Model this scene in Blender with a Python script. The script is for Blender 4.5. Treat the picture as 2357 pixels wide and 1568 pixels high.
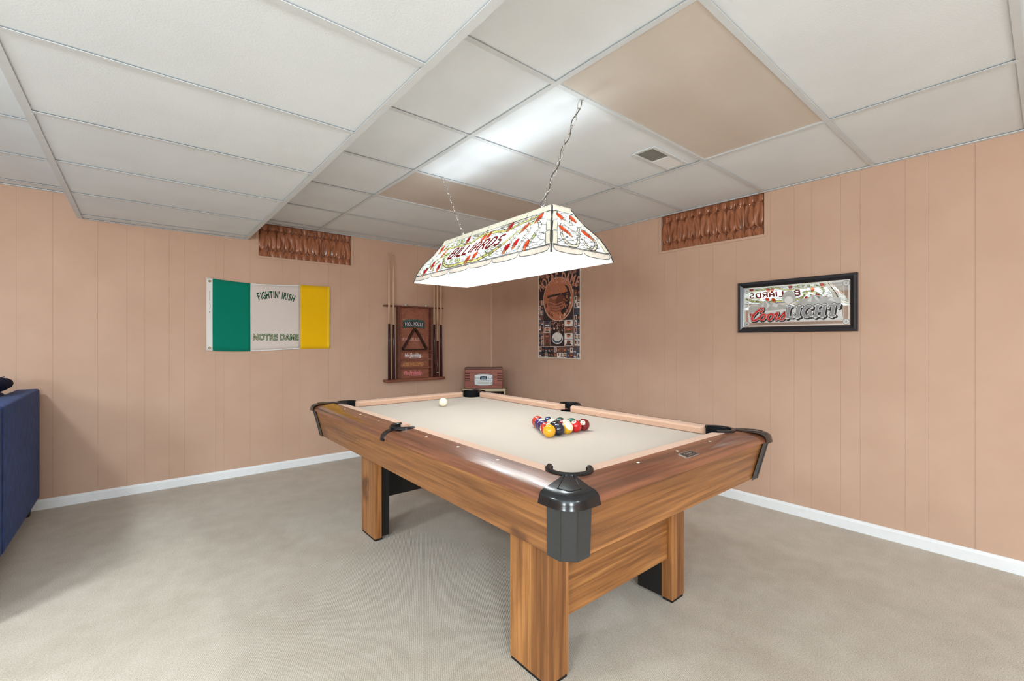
import bpy, bmesh, math, random
from mathutils import Vector, Matrix
random.seed(7)
PI = math.pi
S = bpy.context.scene
COL = S.collection
for _o in list(bpy.data.objects):
    bpy.data.objects.remove(_o, do_unlink=True)

# ------------------------------------------------------------------ camera
YAW = 0.87698
CAM = (-3.392, -4.480, 1.173)
cd = bpy.data.cameras.new('camera')
cd.lens = 15.74; cd.sensor_width = 36; cd.sensor_fit = 'HORIZONTAL'; cd.clip_start = .02
cam = bpy.data.objects.new('camera', cd); COL.objects.link(cam)
cam.location = CAM; cam.rotation_euler = (PI/2, 0, YAW-PI/2)
S.camera = cam
# ------------------------------------------------------------------ world, lights, exposure
W = bpy.data.worlds.new('world'); S.world = W; W.use_nodes = True
W.node_tree.nodes['Background'].inputs[0].default_value = (.8, .82, .85, 1)
W.node_tree.nodes['Background'].inputs[1].default_value = .3
S.view_settings.view_transform = 'Standard'; S.view_settings.look = 'None'
S.view_settings.exposure = 0.62; S.view_settings.gamma = 1
S.view_settings.use_curve_mapping = False
BULB = 46.0          # emission of the lamp's frosted globes
def area(name, loc, sx, sy, power, col=(1, 1, 1), shape='RECTANGLE'):
    l = bpy.data.lights.new(name, 'AREA'); l.shape = shape; l.size = sx; l.size_y = sy
    l.energy = power; l.color = col
    o = bpy.data.objects.new(name, l); COL.objects.link(o); o.location = loc
    return o
COOL = (.86, .98, 1.03)
def point(name, loc, r, power, col=COOL):
    l = bpy.data.lights.new(name, 'POINT'); l.shadow_soft_size = r; l.energy = power; l.color = col
    o = bpy.data.objects.new(name, l); COL.objects.link(o); o.location = loc
    return o
area('ceiling_lamp_over_sofa', (-4.74, -2.45, 2.19), .30, .30, 26, COOL, 'DISK')
area('added_fill_behind_camera', (-3.0, -6.6, 2.205), 1.2, .6, 100, COOL)  # added unseen area light, fills the room from behind the camera
point('added_fill_rear_left', (-4.1, -6.2, 1.50), .25, 125)  # added point fill at lamp height, brightens ceiling and walls; no real lamp
point('added_fill_sofa_side', (-5.6, -5.0, 1.50), .25, 105)  # second added point fill, lifts the left side of the room

# ------------------------------------------------------------------ helpers
def lin(c):
    f = lambda v: v/12.92 if v <= .04045 else ((v+.055)/1.055)**2.4
    return (f(c[0]/255), f(c[1]/255), f(c[2]/255), 1)

class NT:
    def __init__(s, name):
        s.m = bpy.data.materials.new(name); s.m.use_nodes = True
        s.t = s.m.node_tree; s.b = s.t.nodes['Principled BSDF']; s.out = s.t.nodes['Material Output']
    def n(s, typ, **k):
        nd = s.t.nodes.new(typ)
        for a, v in k.items(): setattr(nd, a, v)
        return nd
    def l(s, a, b): s.t.links.new(a, b)
    def noise(s, scale, detail=3, vec=None, dist=0, rough=.5):
        nd = s.n('ShaderNodeTexNoise'); nd.inputs['Scale'].default_value = scale
        nd.inputs['Detail'].default_value = detail; nd.inputs['Distortion'].default_value = dist
        nd.inputs['Roughness'].default_value = rough
        if vec is not None: s.l(vec, nd.inputs['Vector'])
        return nd
    def obj(s, scale=(1, 1, 1), rot=(0, 0, 0)):
        tc = s.n('ShaderNodeTexCoord'); mp = s.n('ShaderNodeMapping')
        mp.inputs['Scale'].default_value = scale; mp.inputs['Rotation'].default_value = rot
        s.l(tc.outputs['Object'], mp.inputs['Vector']); return mp.outputs['Vector']
    def ramp(s, fac, stops):
        r = s.n('ShaderNodeValToRGB'); e = r.color_ramp.elements
        while len(e) < len(stops): e.new(.5)
        for el, (p, c) in zip(e, stops): el.position = p; el.color = c
        s.l(fac, r.inputs['Fac']); return r.outputs['Color']
    def mix(s, fac, a, b, mode='MIX'):
        m = s.n('ShaderNodeMix', data_type='RGBA', blend_type=mode)
        for i, v in ((0, fac), (6, a), (7, b)):
            if hasattr(v, 'links'): s.l(v, m.inputs[i])
            else: m.inputs[i].default_value = v
        return m.outputs[2]
    def math(s, op, a, b=None):
        m = s.n('ShaderNodeMath', operation=op)
        for i, v in ((0, a), (1, b)):
            if v is None: continue
            if hasattr(v, 'links'): s.l(v, m.inputs[i])
            else: m.inputs[i].default_value = v
        return m.outputs[0]
    def bump(s, h, strength, dist):
        b = s.n('ShaderNodeBump'); b.inputs['Strength'].default_value = strength
        b.inputs['Distance'].default_value = dist
        s.l(h, b.inputs['Height']); s.l(b.outputs['Normal'], s.b.inputs['Normal'])
    def set(s, rough=.5, metal=0, spec=.5, col=None, coat=0, sheen=0):
        s.b.inputs['Roughness'].default_value = rough; s.b.inputs['Metallic'].default_value = metal
        s.b.inputs['Specular IOR Level'].default_value = spec
        s.b.inputs['Coat Weight'].default_value = coat
        s.b.inputs['Sheen Weight'].default_value = sheen
        if col is not None:
            if hasattr(col, 'links'): s.l(col, s.b.inputs['Base Color'])
            else: s.b.inputs['Base Color'].default_value = col

def plain(name, c, rough=.5, metal=0, spec=.5, var=.06, scale=30, bump=0, coat=0, sheen=0):
    t = NT(name); v = t.obj(); n = t.noise(scale, 3, v)
    c = lin(c); a = tuple(min(1, x*(1+var)) for x in c[:3])+(1,); b = tuple(x*(1-var) for x in c[:3])+(1,)
    t.set(rough, metal, spec, t.ramp(n.outputs['Fac'], [(.3, b), (.7, a)]), coat, sheen)
    if bump: t.bump(n.outputs['Fac'], bump, .002)
    return t.m

def wood(name, c1, c2, c3, axis, rough=.38, knots=True, gs=1.0, coat=.0):
    t = NT(name)
    sc = [9*gs, 9*gs, 9*gs]; sc[axis] = .75*gs
    v = t.obj(tuple(sc))
    n1 = t.noise(1.3, 9, v, 1.6, .68)
    sc2 = [70*gs]*3; sc2[axis] = 2.2*gs
    v2 = t.obj(tuple(sc2)); n2 = t.noise(1.0, 3, v2, .3)
    sc3 = [2.4*gs]*3; sc3[axis] = .5*gs
    n3 = t.noise(1.0, 2, t.obj(tuple(sc3)))
    base = t.ramp(n1.outputs['Fac'], [(.28, lin(c1)), (.5, lin(c2)), (.72, lin(c3))])
    base = t.mix(t.math('MULTIPLY', n3.outputs['Fac'], .55), base, lin(c3), 'MIX')
    base = t.mix(.5, base, t.ramp(n2.outputs['Fac'], [(.35, lin(c1)), (.65, (1, 1, 1, 1))]), 'MULTIPLY')
    if knots:
        sx_ = t.n('ShaderNodeSeparateXYZ'); t.l(t.obj((1, 1, 1)), sx_.inputs[0])
        oth = [i for i in range(3) if i != axis]
        v1 = t.n('ShaderNodeTexVoronoi', voronoi_dimensions='1D'); v1.inputs['Scale'].default_value = 11
        t.l(t.math('ADD', sx_.outputs[oth[0]], t.math('MULTIPLY', sx_.outputs[oth[1]], 1.0)), v1.inputs['W'])
        bw = t.n('ShaderNodeRGBToBW'); t.l(v1.outputs['Color'], bw.inputs[0])
        base = t.mix(.75, base, t.ramp(bw.outputs[0], [(.25, (.74, .68, .64, 1)), (.5, (1, .98, .96, 1)), (.75, (1.2, 1.18, 1.1, 1))]), 'MULTIPLY')
        sk = [3.6]*3; sk[axis] = 1.9
        vo = t.n('ShaderNodeTexVoronoi'); vo.inputs['Scale'].default_value = 1.15
        dn = t.noise(7, 3, t.obj((1, 1, 1)))
        va = t.n('ShaderNodeVectorMath', operation='MULTIPLY_ADD'); t.l(dn.outputs['Color'], va.inputs[0]); va.inputs[1].default_value = (.45, .45, .45); t.l(t.obj(tuple(sk)), va.inputs[2])
        t.l(va.outputs[0], vo.inputs['Vector'])
        k = t.ramp(vo.outputs['Distance'], [(.13, (1, 1, 1, 1)), (.25, (0, 0, 0, 1))])
        base = t.mix(t.math('MULTIPLY', k, .75), base, lin((74, 42, 26)))
    t.set(rough, 0, .45, base, coat)
    t.bump(n2.outputs['Fac'], .12, .001)
    return t.m

def mesh(name, vs, fs, mat=None, parent=None, smooth=False, loc=(0, 0, 0)):
    me = bpy.data.meshes.new(name); me.from_pydata([tuple(v) for v in vs], [], fs)
    b = bmesh.new(); b.from_mesh(me); bmesh.ops.recalc_face_normals(b, faces=b.faces); b.to_mesh(me); b.free()
    return link(name, me, mat, parent, smooth, loc)

def link(name, me, mat=None, parent=None, smooth=False, loc=(0, 0, 0), rot=None):
    o = bpy.data.objects.new(name, me); COL.objects.link(o)
    if mat is not None and not me.materials:
        for m in (mat if isinstance(mat, (list, tuple)) else [mat]): me.materials.append(m)
    if smooth:
        for p in me.polygons: p.use_smooth = True
    if parent: o.parent = parent
    o.location = loc
    if rot: o.rotation_euler = rot
    return o

class MB:
    def __init__(s): s.v = []; s.f = []; s.mi = []
    def add(s, vs, fs, mi=0):
        k = len(s.v); s.v += [tuple(v) for v in vs]; s.f += [[i+k for i in f] for f in fs]; s.mi += [mi]*len(fs); return s
    def box(s, x0, x1, y0, y1, z0, z1, mi=0):
        v = [(x, y, z) for x in (x0, x1) for y in (y0, y1) for z in (z0, z1)]
        return s.add(v, [(0, 1, 3, 2), (4, 6, 7, 5), (0, 4, 5, 1), (2, 3, 7, 6), (0, 2, 6, 4), (1, 5, 7, 3)], mi)
    def prism(s, poly, d0, d1, fr=lambda a, b, d: (a, b, d), mi=0):
        n = len(poly)
        v = [fr(a, b, d0) for a, b in poly]+[fr(a, b, d1) for a, b in poly]
        return s.add(v, [list(range(n))[::-1], list(range(n, 2*n))]+[(i, (i+1) % n, (i+1) % n+n, i+n) for i in range(n)], mi)
    def flat(s, poly, z, mi=0): return s.add([(a, b, z) for a, b in poly], [list(range(len(poly)))], mi)
    def ext(s, prof, e0, e1, fr):
        # profile (h,z) extruded along 'a' between e0(h) and e1(h); fr(h,a,z)->xyz
        n = len(prof)
        v = [fr(h, e0(h), z) for h, z in prof]+[fr(h, e1(h), z) for h, z in prof]
        return s.add(v, [list(range(n))[::-1], list(range(n, 2*n))]+[(i, (i+1) % n, (i+1) % n+n, i+n) for i in range(n)])
    def loft(s, rings, closed=True, cap=True):
        n = len(rings[0]); v = [p for r in rings for p in r]; f = []
        for k in range(len(rings)-1):
            for i in range(n if closed else n-1):
                f.append((k*n+i, k*n+(i+1) % n, (k+1)*n+(i+1) % n, (k+1)*n+i))
        if cap and closed: f.append(list(range(n))[::-1]); f.append([(len(rings)-1)*n+i for i in range(n)])
        return s.add(v, f)
    def tube(s, pts, r, n=8, closed=False):
        rs = r if isinstance(r, (list, tuple)) else [r]*len(pts)
        P = [Vector(p) for p in pts]; rings = []
        up = Vector((0, 0, 1))
        for i, p in enumerate(P):
            a = P[(i+1) % len(P)] if (closed or i < len(P)-1) else P[i]
            b = P[i-1] if (closed or i > 0) else P[i]
            t = (a-b).normalized()
            u = up if abs(t.dot(up)) < .95 else Vector((1, 0, 0))
            x = t.cross(u).normalized(); y = x.cross(t).normalized()
            rings.append([tuple(p+x*rs[i]*math.cos(2*PI*k/n)+y*rs[i]*math.sin(2*PI*k/n)) for k in range(n)])
        if closed: rings.append(rings[0]); return s.loft(rings, True, False)
        return s.loft(rings)
    def lathe(s, prof, n=20, c=(0, 0)):
        return s.loft([[(c[0]+r*math.cos(2*PI*k/n), c[1]+r*math.sin(2*PI*k/n), z) for k in range(n)] for r, z in prof])
    def build(s, name, mat, parent=None, smooth=False, bevel=0, seg=2, loc=(0, 0, 0), auto=False):
        me = bpy.data.meshes.new(name); me.from_pydata(s.v, [], s.f)
        for m in (mat if isinstance(mat, (list, tuple)) else [mat]): me.materials.append(m)
        for p, mi in zip(me.polygons, s.mi): p.material_index = mi
        b = bmesh.new(); b.from_mesh(me); bmesh.ops.recalc_face_normals(b, faces=b.faces); b.to_mesh(me); b.free()
        o = link(name, me, None, parent, smooth, loc)
        if bevel:
            md = o.modifiers.new('bevel', 'BEVEL'); md.width = bevel; md.segments = seg; md.limit_method = 'ANGLE'
            md.angle_limit = math.radians(40)
        if auto:
            for p in me.polygons: p.use_smooth = True
            md = o.modifiers.new('es', 'EDGE_SPLIT'); md.split_angle = math.radians(35)
        return o

def tag(o, label=None, cat=None, group=None, kind=None):
    if label: o['label'] = label
    if cat: o['category'] = cat
    if group: o['group'] = group
    if kind: o['kind'] = kind
    return o
def thing(name, label, cat, loc=(0, 0, 0), rot=(0, 0, 0), group=None):
    o = bpy.data.objects.new(name, None); COL.objects.link(o); o.empty_display_size = .1
    o.location = loc; o.rotation_euler = rot
    return tag(o, label, cat, group)
ROT_L = (PI/2, 0, 0)          # hung on the left wall: local x right, y up, z out of the wall
ROT_R = (PI/2, 0, -PI/2)      # hung on the right wall

def text_me(body, size, bold=0, shear=0, extrude=.0004, align='CENTER', space=1, sx=1):
    c = bpy.data.curves.new('txt', 'FONT'); c.body = body; c.size = size; c.align_x = align; c.align_y = 'BOTTOM_BASELINE'
    c.offset = bold; c.shear = shear; c.extrude = extrude; c.space_character = space; c.resolution_u = 3
    o = bpy.data.objects.new('txt', c); COL.objects.link(o)
    bpy.context.view_layer.update()
    me = bpy.data.meshes.new_from_object(o.evaluated_get(bpy.context.evaluated_depsgraph_get()))
    bpy.data.objects.remove(o, do_unlink=True)
    me.materials.clear()
    if sx != 1:
        me.transform(Matrix.Diagonal((sx, 1, 1, 1)))
    return me
def join_into(mb, me, mat4, mi=0):
    mb.add([mat4 @ v.co for v in me.vertices], [list(p.vertices) for p in me.polygons], mi)
def put_text(mb, body, size, x, y, z, mi=0, bold=0, shear=0, sx=1, rot=0, space=1):
    me = text_me(body, size, bold, shear, .0003, 'CENTER', space, sx)
    join_into(mb, me, Matrix.Translation((x, y, z)) @ Matrix.Rotation(rot, 4, 'Z'), mi)
def arc_text(mb, body, size, cx, cy, R, step, z, mi=0, bold=0, sx=1, shear=0):
    n = len(body); tot = 0; ws = []
    for ch in body:
        w = {' ': .55, 'I': .45, "'": .35, 'M': 1.2, 'N': 1.05, 'W': 1.25}.get(ch, 1.0); ws.append(w); tot += w
    a = -tot*step/2
    for ch, w in zip(body, ws):
        th = (a+w*step/2)/R; a += w*step
        if ch == ' ': continue
        me = text_me(ch, size, bold, shear, .0003, 'CENTER', 1, sx)
        join_into(mb, me, Matrix.Translation((cx+R*math.sin(th), cy+R*math.cos(th)-R, z)) @ Matrix.Rotation(-th, 4, 'Z'), mi)
RIB = [0]
def ribbon(mb, pts, w, z, mi=0, closed=False, caps=True):
    RIB[0] = (RIB[0]+1) % 9; z = z+RIB[0]*.000012
    if len(pts) > 4 and math.hypot(pts[0][0]-pts[-1][0], pts[0][1]-pts[-1][1]) < 1e-6: pts = pts[:-1]; closed = True
    n = len(pts); P = [Vector((p[0], p[1])) for p in pts]; L = []; Rr = []
    for i in range(n):
        a = P[(i+1) % n] if (closed or i < n-1) else P[i]; b = P[i-1] if (closed or i > 0) else P[i]
        d = (a-b); d = d.normalized() if d.length > 1e-9 else Vector((1, 0)); nn = Vector((-d.y, d.x))
        ww = w[i] if isinstance(w, (list, tuple)) else w
        L.append(P[i]+nn*ww/2); Rr.append(P[i]-nn*ww/2)
    v = [(p.x, p.y, z) for p in L]+[(p.x, p.y, z) for p in Rr]
    m = n if closed else n-1
    mb.add(v, [(i, (i+1) % n, (i+1) % n+n, i+n) for i in range(m)], mi)
    if caps and not closed:
        for q_, p in enumerate((P[0], P[-1])):
            ww = (w[0] if isinstance(w, (list, tuple)) else w)/2; d = (P[0]-P[1]) if q_ == 0 else (P[-1]-P[-2])
            a = math.atan2(d.y, d.x)
            mb.flat([(p.x+ww*math.cos(a-PI/2+k*PI/6), p.y+ww*math.sin(a-PI/2+k*PI/6)) for k in range(7)], z, mi)
def ell(cx, cy, rx, ry, n=24, a0=0, a1=2*PI, rot=0, full=True):
    m = n if full else n+1
    r = []
    for k in range(m):
        a = a0+(a1-a0)*k/n; x = rx*math.cos(a); y = ry*math.sin(a)
        r.append((cx+x*math.cos(rot)-y*math.sin(rot), cy+x*math.sin(rot)+y*math.cos(rot)))
    return r
def spline(pts, n=8):
    out = []
    P = [Vector(p) for p in pts]
    for i in range(len(P)-1):
        p0 = P[max(i-1, 0)]; p1 = P[i]; p2 = P[i+1]; p3 = P[min(i+2, len(P)-1)]
        for k in range(n):
            t = k/n
            out.append(.5*((2*p1)+(p2-p0)*t+(2*p0-5*p1+4*p2-p3)*t*t+(3*p1-p0-3*p2+p3)*t**3))
    out.append(P[-1]); return [tuple(p) for p in out]

# ------------------------------------------------------------------ materials of the setting
def m_wall():
    t = NT('painted_panelling')
    v = t.obj((1, 1, 1)); n = t.noise(4, 2, v)
    vf = t.obj((60, 60, 420)); nf = t.noise(1, 2, vf)
    t.set(.62, 0, .3, t.ramp(n.outputs['Fac'], [(.3, lin((202, 167, 145))), (.7, lin((208, 174, 152)))]))
    t.bump(nf.outputs['Fac'], .10, .001); return t.m
def m_carpet():
    t = NT('beige_carpet')
    big = t.noise(1.7, 4, t.obj((1, 1, 1)), .6, .55); mid = t.noise(9, 3, t.obj((1, 1, 1)))
    fine = t.noise(260, 2, t.obj((1, 1, 1)))
    wv = t.n('ShaderNodeTexWave', wave_type='BANDS', bands_direction='X', wave_profile='SIN')
    wv.inputs['Scale'].default_value = 42; wv.inputs['Distortion'].default_value = 1.4; wv.inputs['Detail'].default_value = 2
    wv.inputs['Detail Scale'].default_value = 14
    t.l(t.obj((1, 1, 1), (0, 0, .5)), wv.inputs['Vector'])
    c = t.ramp(big.outputs['Fac'], [(.32, lin((182, 167, 148))), (.5, lin((204, 190, 173))), (.68, lin((218, 207, 193)))])
    c = t.mix(.42, c, t.ramp(mid.outputs['Fac'], [(.3, lin((178, 162, 143))), (.7, lin((222, 211, 197)))]))
    c = t.mix(.45, c, t.ramp(fine.outputs['Fac'], [(.34, lin((150, 135, 116))), (.6, lin((230, 219, 205)))]))
    t.set(.95, 0, .1, c, 0, .25)
    h = t.math('ADD', t.math('MULTIPLY', wv.outputs['Fac'], .5), t.math('MULTIPLY', fine.outputs['Fac'], 1.0))
    t.bump(h, .55, .006); return t.m
def m_tile():
    t = NT('ceiling_tile_fibre')
    f = t.noise(170, 4, t.obj((1, 1, 1)), 0, .65); g = t.noise(3, 2, t.obj((1, 1, 1)))
    c = t.ramp(g.outputs['Fac'], [(.3, lin((232, 238, 243))), (.7, lin((238, 244, 249)))])
    t.set(.85, 0, .2, c); t.bump(f.outputs['Fac'], .45, .003); return t.m
WALL = m_wall(); CARPET = m_carpet(); TILE = m_tile()
WHITE = plain('white_trim_paint', (246, 249, 252), .4, var=.02)
GRID = plain('white_grid_metal', (216, 221, 225), .55, var=.02)
PLENUM = plain('dark_plenum', (60, 58, 55), .9)
BLACKP = plain('black_plastic', (22, 23, 26), .22, spec=.6, var=.1)
DARKGREY = plain('dark_grey_ribbed_plastic', (52, 53, 54), .42, var=.12, scale=200)
LINER = plain('matte_black_rubber', (20, 20, 22), .75, spec=.15)
BLACKPAINT = plain('black_paint', (20, 16, 14), .7)

# ------------------------------------------------------------------ the room shell
ZC = 2.218; XW = -8.0; YW = -8.6
fl = MB().box(XW, .12, YW, .12, -.06, 0).build('floor', CARPET); tag(fl, kind='structure')

def plank_poly(a, b, H, wa, wb, sill):
    # outline of one plank (t from a to b), cut away above the sill inside the window
    if b <= wa or a >= wb: return [(a, 0), (b, 0), (b, H), (a, H)]
    tops = []
    cuts = sorted([a, b]+[c for c in (wa, wb) if a < c < b])
    for c0, c1 in zip(cuts, cuts[1:]):
        m = (c0+c1)/2; h = sill if wa < m < wb else H
        tops += [(c0, h), (c1, h)]
    return [(a, 0), (b, 0)]+tops[::-1]
def panelled_wall(name, fr, grooves, t0, t1, wa, wb, sill):
    H = 2.30
    bk = MB()
    for a, b, z0, z1 in ((t0, wa, 0, H), (wb, t1, 0, H), (wa, wb, 0, sill)):
        v = [fr(t, d, z) for t in (a, b) for d in (.0018, .12) for z in (z0, z1)]
        bk.add(v, [(0, 1, 3, 2), (4, 6, 7, 5), (0, 4, 5, 1), (2, 3, 7, 6), (0, 2, 6, 4), (1, 5, 7, 3)])
    v = [fr(t, d, z) for t in (wa-.02, wb+.02) for d in (.11, .12) for z in (sill-.02, H)]
    bk.add(v, [(0, 1, 3, 2), (4, 6, 7, 5), (0, 4, 5, 1), (2, 3, 7, 6), (0, 2, 6, 4), (1, 5, 7, 3)])
    w = tag(bk.build(name, WALL), kind='structure')
    gs = [t0]+sorted(grooves)+[t1]
    for a, b in zip(gs, gs[1:]):
        g = .0004
        mb = MB(); mb.prism(plank_poly(a+g, b-g, H, wa, wb, sill), 0, .0020, lambda t, z, d: fr(t, d, z))
        mb.build('panel', WALL, w, bevel=.0005, seg=1)
    return w
GR = [-4.226, -4.046, -3.946, -3.736, -3.637, -3.478, -3.376, -3.228, -2.993, -2.82, -2.712, -2.516, -2.409, -2.25, -2.144, -1.977, -1.869, -1.66, -1.50, -1.40, -1.18, -1.02, -.84, -.66, -.56, -.34, -.18]
GR += [-4.44-.16*k-.05*(k % 3) for k in range(16)]
GL = [-4.035, -3.86, -3.629, -3.466, -3.364, -3.21, -3.112, -2.902, -2.844, -2.65, -2.39, -2.242, -1.983, -1.871, -1.675, -1.571, -1.328, -1.026, -.82, -.64, -.53, -.36, -.17]
GL += [-4.22-.18*k-.05*(k % 3) for k in range(14)]
WRA, WRB, SILL = -3.190, -2.373, 1.924
WLA, WLB = -2.584, -1.760
wr = panelled_wall('wall_right', lambda t, d, z: (d, t, z), [g for g in GR if g > YW+.1], YW, 0, WRA, WRB, SILL)
wl = panelled_wall('wall_left', lambda t, d, z: (t, d, z), [g for g in GL if g > XW+.1], XW, 0, WLA, WLB, SILL)
tag(MB().box(XW, .12, YW-.1, YW, 0, 2.3).build('wall_rear', WALL), kind='structure')
tag(MB().box(XW-.1, XW, YW, .12, 0, 2.3).build('wall_side', WALL), kind='structure')
# inside-corner bead
tag(MB().prism([(0, 0), (-.014, 0), (-.010, -.008), (-.008, -.010), (0, -.014)], .07, ZC).build('trim_1', WALL), kind='structure')

# baseboards
BP = [(0, 0), (.013, 0), (.013, .055), (.009, .064), (.004, .070), (0, .070)]
b = MB().ext([(h, z) for h, z in BP], lambda h: YW, lambda h: -.0005-h, lambda h, a, z: (-h-.0002, a, z)).build('baseboard_right', WHITE); tag(b, kind='structure')
b = MB().ext([(h, z) for h, z in BP], lambda h: XW, lambda h: -.0005-h, lambda h, a, z: (a, -h-.0002, z)).build('baseboard_left', WHITE); tag(b, kind='structure')

# small high windows: painted frame in the opening (curtains are built further down)
def window(name, fr, wa, wb):
    mb = MB()
    def bx(t0, t1, d0, d1, z0, z1):
        v = [fr(t, d, z) for t in (t0, t1) for d in (d0, d1) for z in (z0, z1)]
        mb.add(v, [(0, 1, 3, 2), (4, 6, 7, 5), (0, 4, 5, 1), (2, 3, 7, 6), (0, 2, 6, 4), (1, 5, 7, 3)])
    bx(wa-.020, wa+.0015, -.006, .10, SILL-.018, ZC-.001); bx(wb-.0015, wb+.020, -.006, .10, SILL-.018, ZC-.001)
    o = mb.build(name, WALL, bevel=.003, seg=2); tag(o, kind='structure')
    mb = MB(); bx(wa+.0015, wb-.0015, -.006, .10, SILL-.018, SILL+.0012); mb.build('sill', WALL, o, bevel=.003, seg=2)
    return o
window('window_1', lambda t, d, z: (t, d, z), WLA, WLB)
window('window_2', lambda t, d, z: (d, t, z), WRA, WRB)

# ------------------------------------------------------------------ suspended ceiling
SX0, SX1, SZ = -3.736, -2.667, 2.050      # lowered soffit
ce = MB().box(XW, .12, YW, .12, 2.246, 2.30).build('ceiling', PLENUM); tag(ce, kind='structure')
TW = .6096
XL = [-.8685, -.8685-2*TW, -.8685-6*TW, -.8685-8*TW, -.8685-10*TW]
YL = [.6096-.7517]+[-.7517-TW*j for j in range(13)]
LIGHTS = (3, 6)
BW = .0120
def grid_bar(x0, x1, y0, y1, z, par): return MB().box(x0, x1, y0, y1, z, z+.0022).build('grid_bar', GRID, par, bevel=.0006, seg=1)
xe = [0]+[x for x in XL if x > XW]+[XW]
ye = [0]+[y for y in YL if y > YW]+[YW]
for x in XL[:2]+XL[3:]: grid_bar(x-BW, x+BW, YW, 0, ZC, ce)
for k, y in enumerate(YL):
    for x0, x1 in ((XL[0]+BW, 0), (XL[1]+BW, XL[0]-BW), (SX1, XL[1]-BW)): grid_bar(x0, x1, y-BW, y+BW, ZC, ce)
    grid_bar(XW, SX0, y-BW, y+BW, ZC, ce)
cols = [(XL[0], 0), (XL[1], XL[0]), (SX1-.02, XL[1]), (XL[3], SX0+.02), (XL[4], XL[3]), (XW, XL[4])]
tile_cache = {}
for ci, (x0, x1) in enumerate(cols):
    for yi in range(len(ye)-1):
        y1, y0 = ye[yi], ye[yi+1]
        if y1 < -7.6: continue
        if ci == 1 and yi in LIGHTS: continue
        w = x1-x0-.006; h = y1-y0-.006
        key = (round(w, 3), round(h, 3))
        dz = random.uniform(0, .0012)
        if key not in tile_cache:
            o = MB().box(-w/2, w/2, -h/2, h/2, 0, .014).build('ceiling_tile', TILE, ce); tile_cache[key] = o.data
        else: o = link('ceiling_tile', tile_cache[key], None, ce)
        o.location = ((x0+x1)/2, (y0+y1)/2, ZC+.0065+dz)
# wall angles
MB().box(XW, 0, -.022, -.001, ZC-.0015, ZC+.003).build('edge_molding', GRID, ce)
MB().box(-.022, -.001, YW, -.022, ZC-.0015, ZC+.003).build('edge_molding', GRID, ce)
# soffit
so = MB().box(SX0+.004, SX1-.004, YW, -.002, SZ+.016, 2.246).build('ceiling', GRID); tag(so, kind='structure')
for x0, x1 in ((SX0, SX0+.028), (SX1-.028, SX1)):
    MB().box(x0, x1, YW, 0, SZ, SZ+.0025).build('edge_molding', GRID, so)
for x0, x1 in ((SX0, SX0+.003), (SX1-.003, SX1)):
    MB().box(x0, x1, YW, 0, SZ+.0025, ZC).build('side_panel', GRID, so)
MB().box(SX0+.028, SX1-.028, -.028, 0, SZ, SZ+.0025).build('edge_molding', GRID, so)
SY = [-.759-.6105*k for k in range(13)]
for y in SY: grid_bar(SX0+.028, SX1-.028, y-BW, y+BW, SZ, so)
se = [0]+SY
for k in range(len(se)-1):
    y1, y0 = se[k], se[k+1]
    if k == 0:
        grid_bar(SX0+.028, SX1-.028, -.142-BW, -.142+BW, SZ, so)
        for a, bb in ((-.142, 0), (y0, -.142)):
            MB().box(SX0+.006, SX1-.006, a+.002, bb-.002, SZ+.0065, SZ+.0155).build('ceiling_tile', TILE, so)
    else:
        MB().box(SX0+.006, SX1-.006, y0+.002, y1-.002, SZ+.0065+random.uniform(0, .001), SZ+.0155).build('ceiling_tile', TILE, so)

# unlit ceiling fixtures with smoky prismatic diffusers
def m_diffuser():
    t = NT('smoky_prismatic_acrylic')
    vo = t.n('ShaderNodeTexVoronoi'); vo.inputs['Scale'].default_value = 140
    vo.inputs['Randomness'].default_value = 0
    t.l(t.obj((1, 1, 1), (0, 0, PI/4)), vo.inputs['Vector'])
    n = t.noise(1.6, 2, t.obj((.6, 2, 1)))
    t.set(.26, .12, .7, t.ramp(n.outputs['Fac'], [(.3, lin((214, 206, 196))), (.7, lin((224, 217, 208)))]))
    t.bump(vo.outputs['Distance'], .22, .004); return t.m
DIFF = m_diffuser()
def ceiling_light(y0, y1, label):
    cx, cy = (XL[0]+XL[1])/2, (y0+y1)/2; hx = TW-BW-.002; hy = (y1-y0)/2-BW-.002
    t = thing('ceiling_light', label, 'ceiling light', (cx, cy, ZC+.002), group=None)
    MB().box(-hx, hx, -hy, hy, .003, .007).build('diffuser', DIFF, t)
    mb = MB()
    for a in (-1, 1):
        mb.box(-hx-.010, hx+.010, a*(hy+.005)-.005, a*(hy+.005)+.005, .001, .024)
        mb.box(a*(hx+.005)-.005, a*(hx+.005)+.005, -hy, hy, .001, .024)
    mb.box(-hx-.010, hx+.010, -hy-.010, hy+.010, .020, .026)
    mb.build('housing', GRID, t)
    return t
ceiling_light(YL[3], YL[2], 'unlit ceiling light panel with smoky brown diffuser nearer the cue rack wall')
ceiling_light(YL[6], YL[5], 'unlit ceiling light panel with smoky diffuser beside the ceiling vent')

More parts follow.
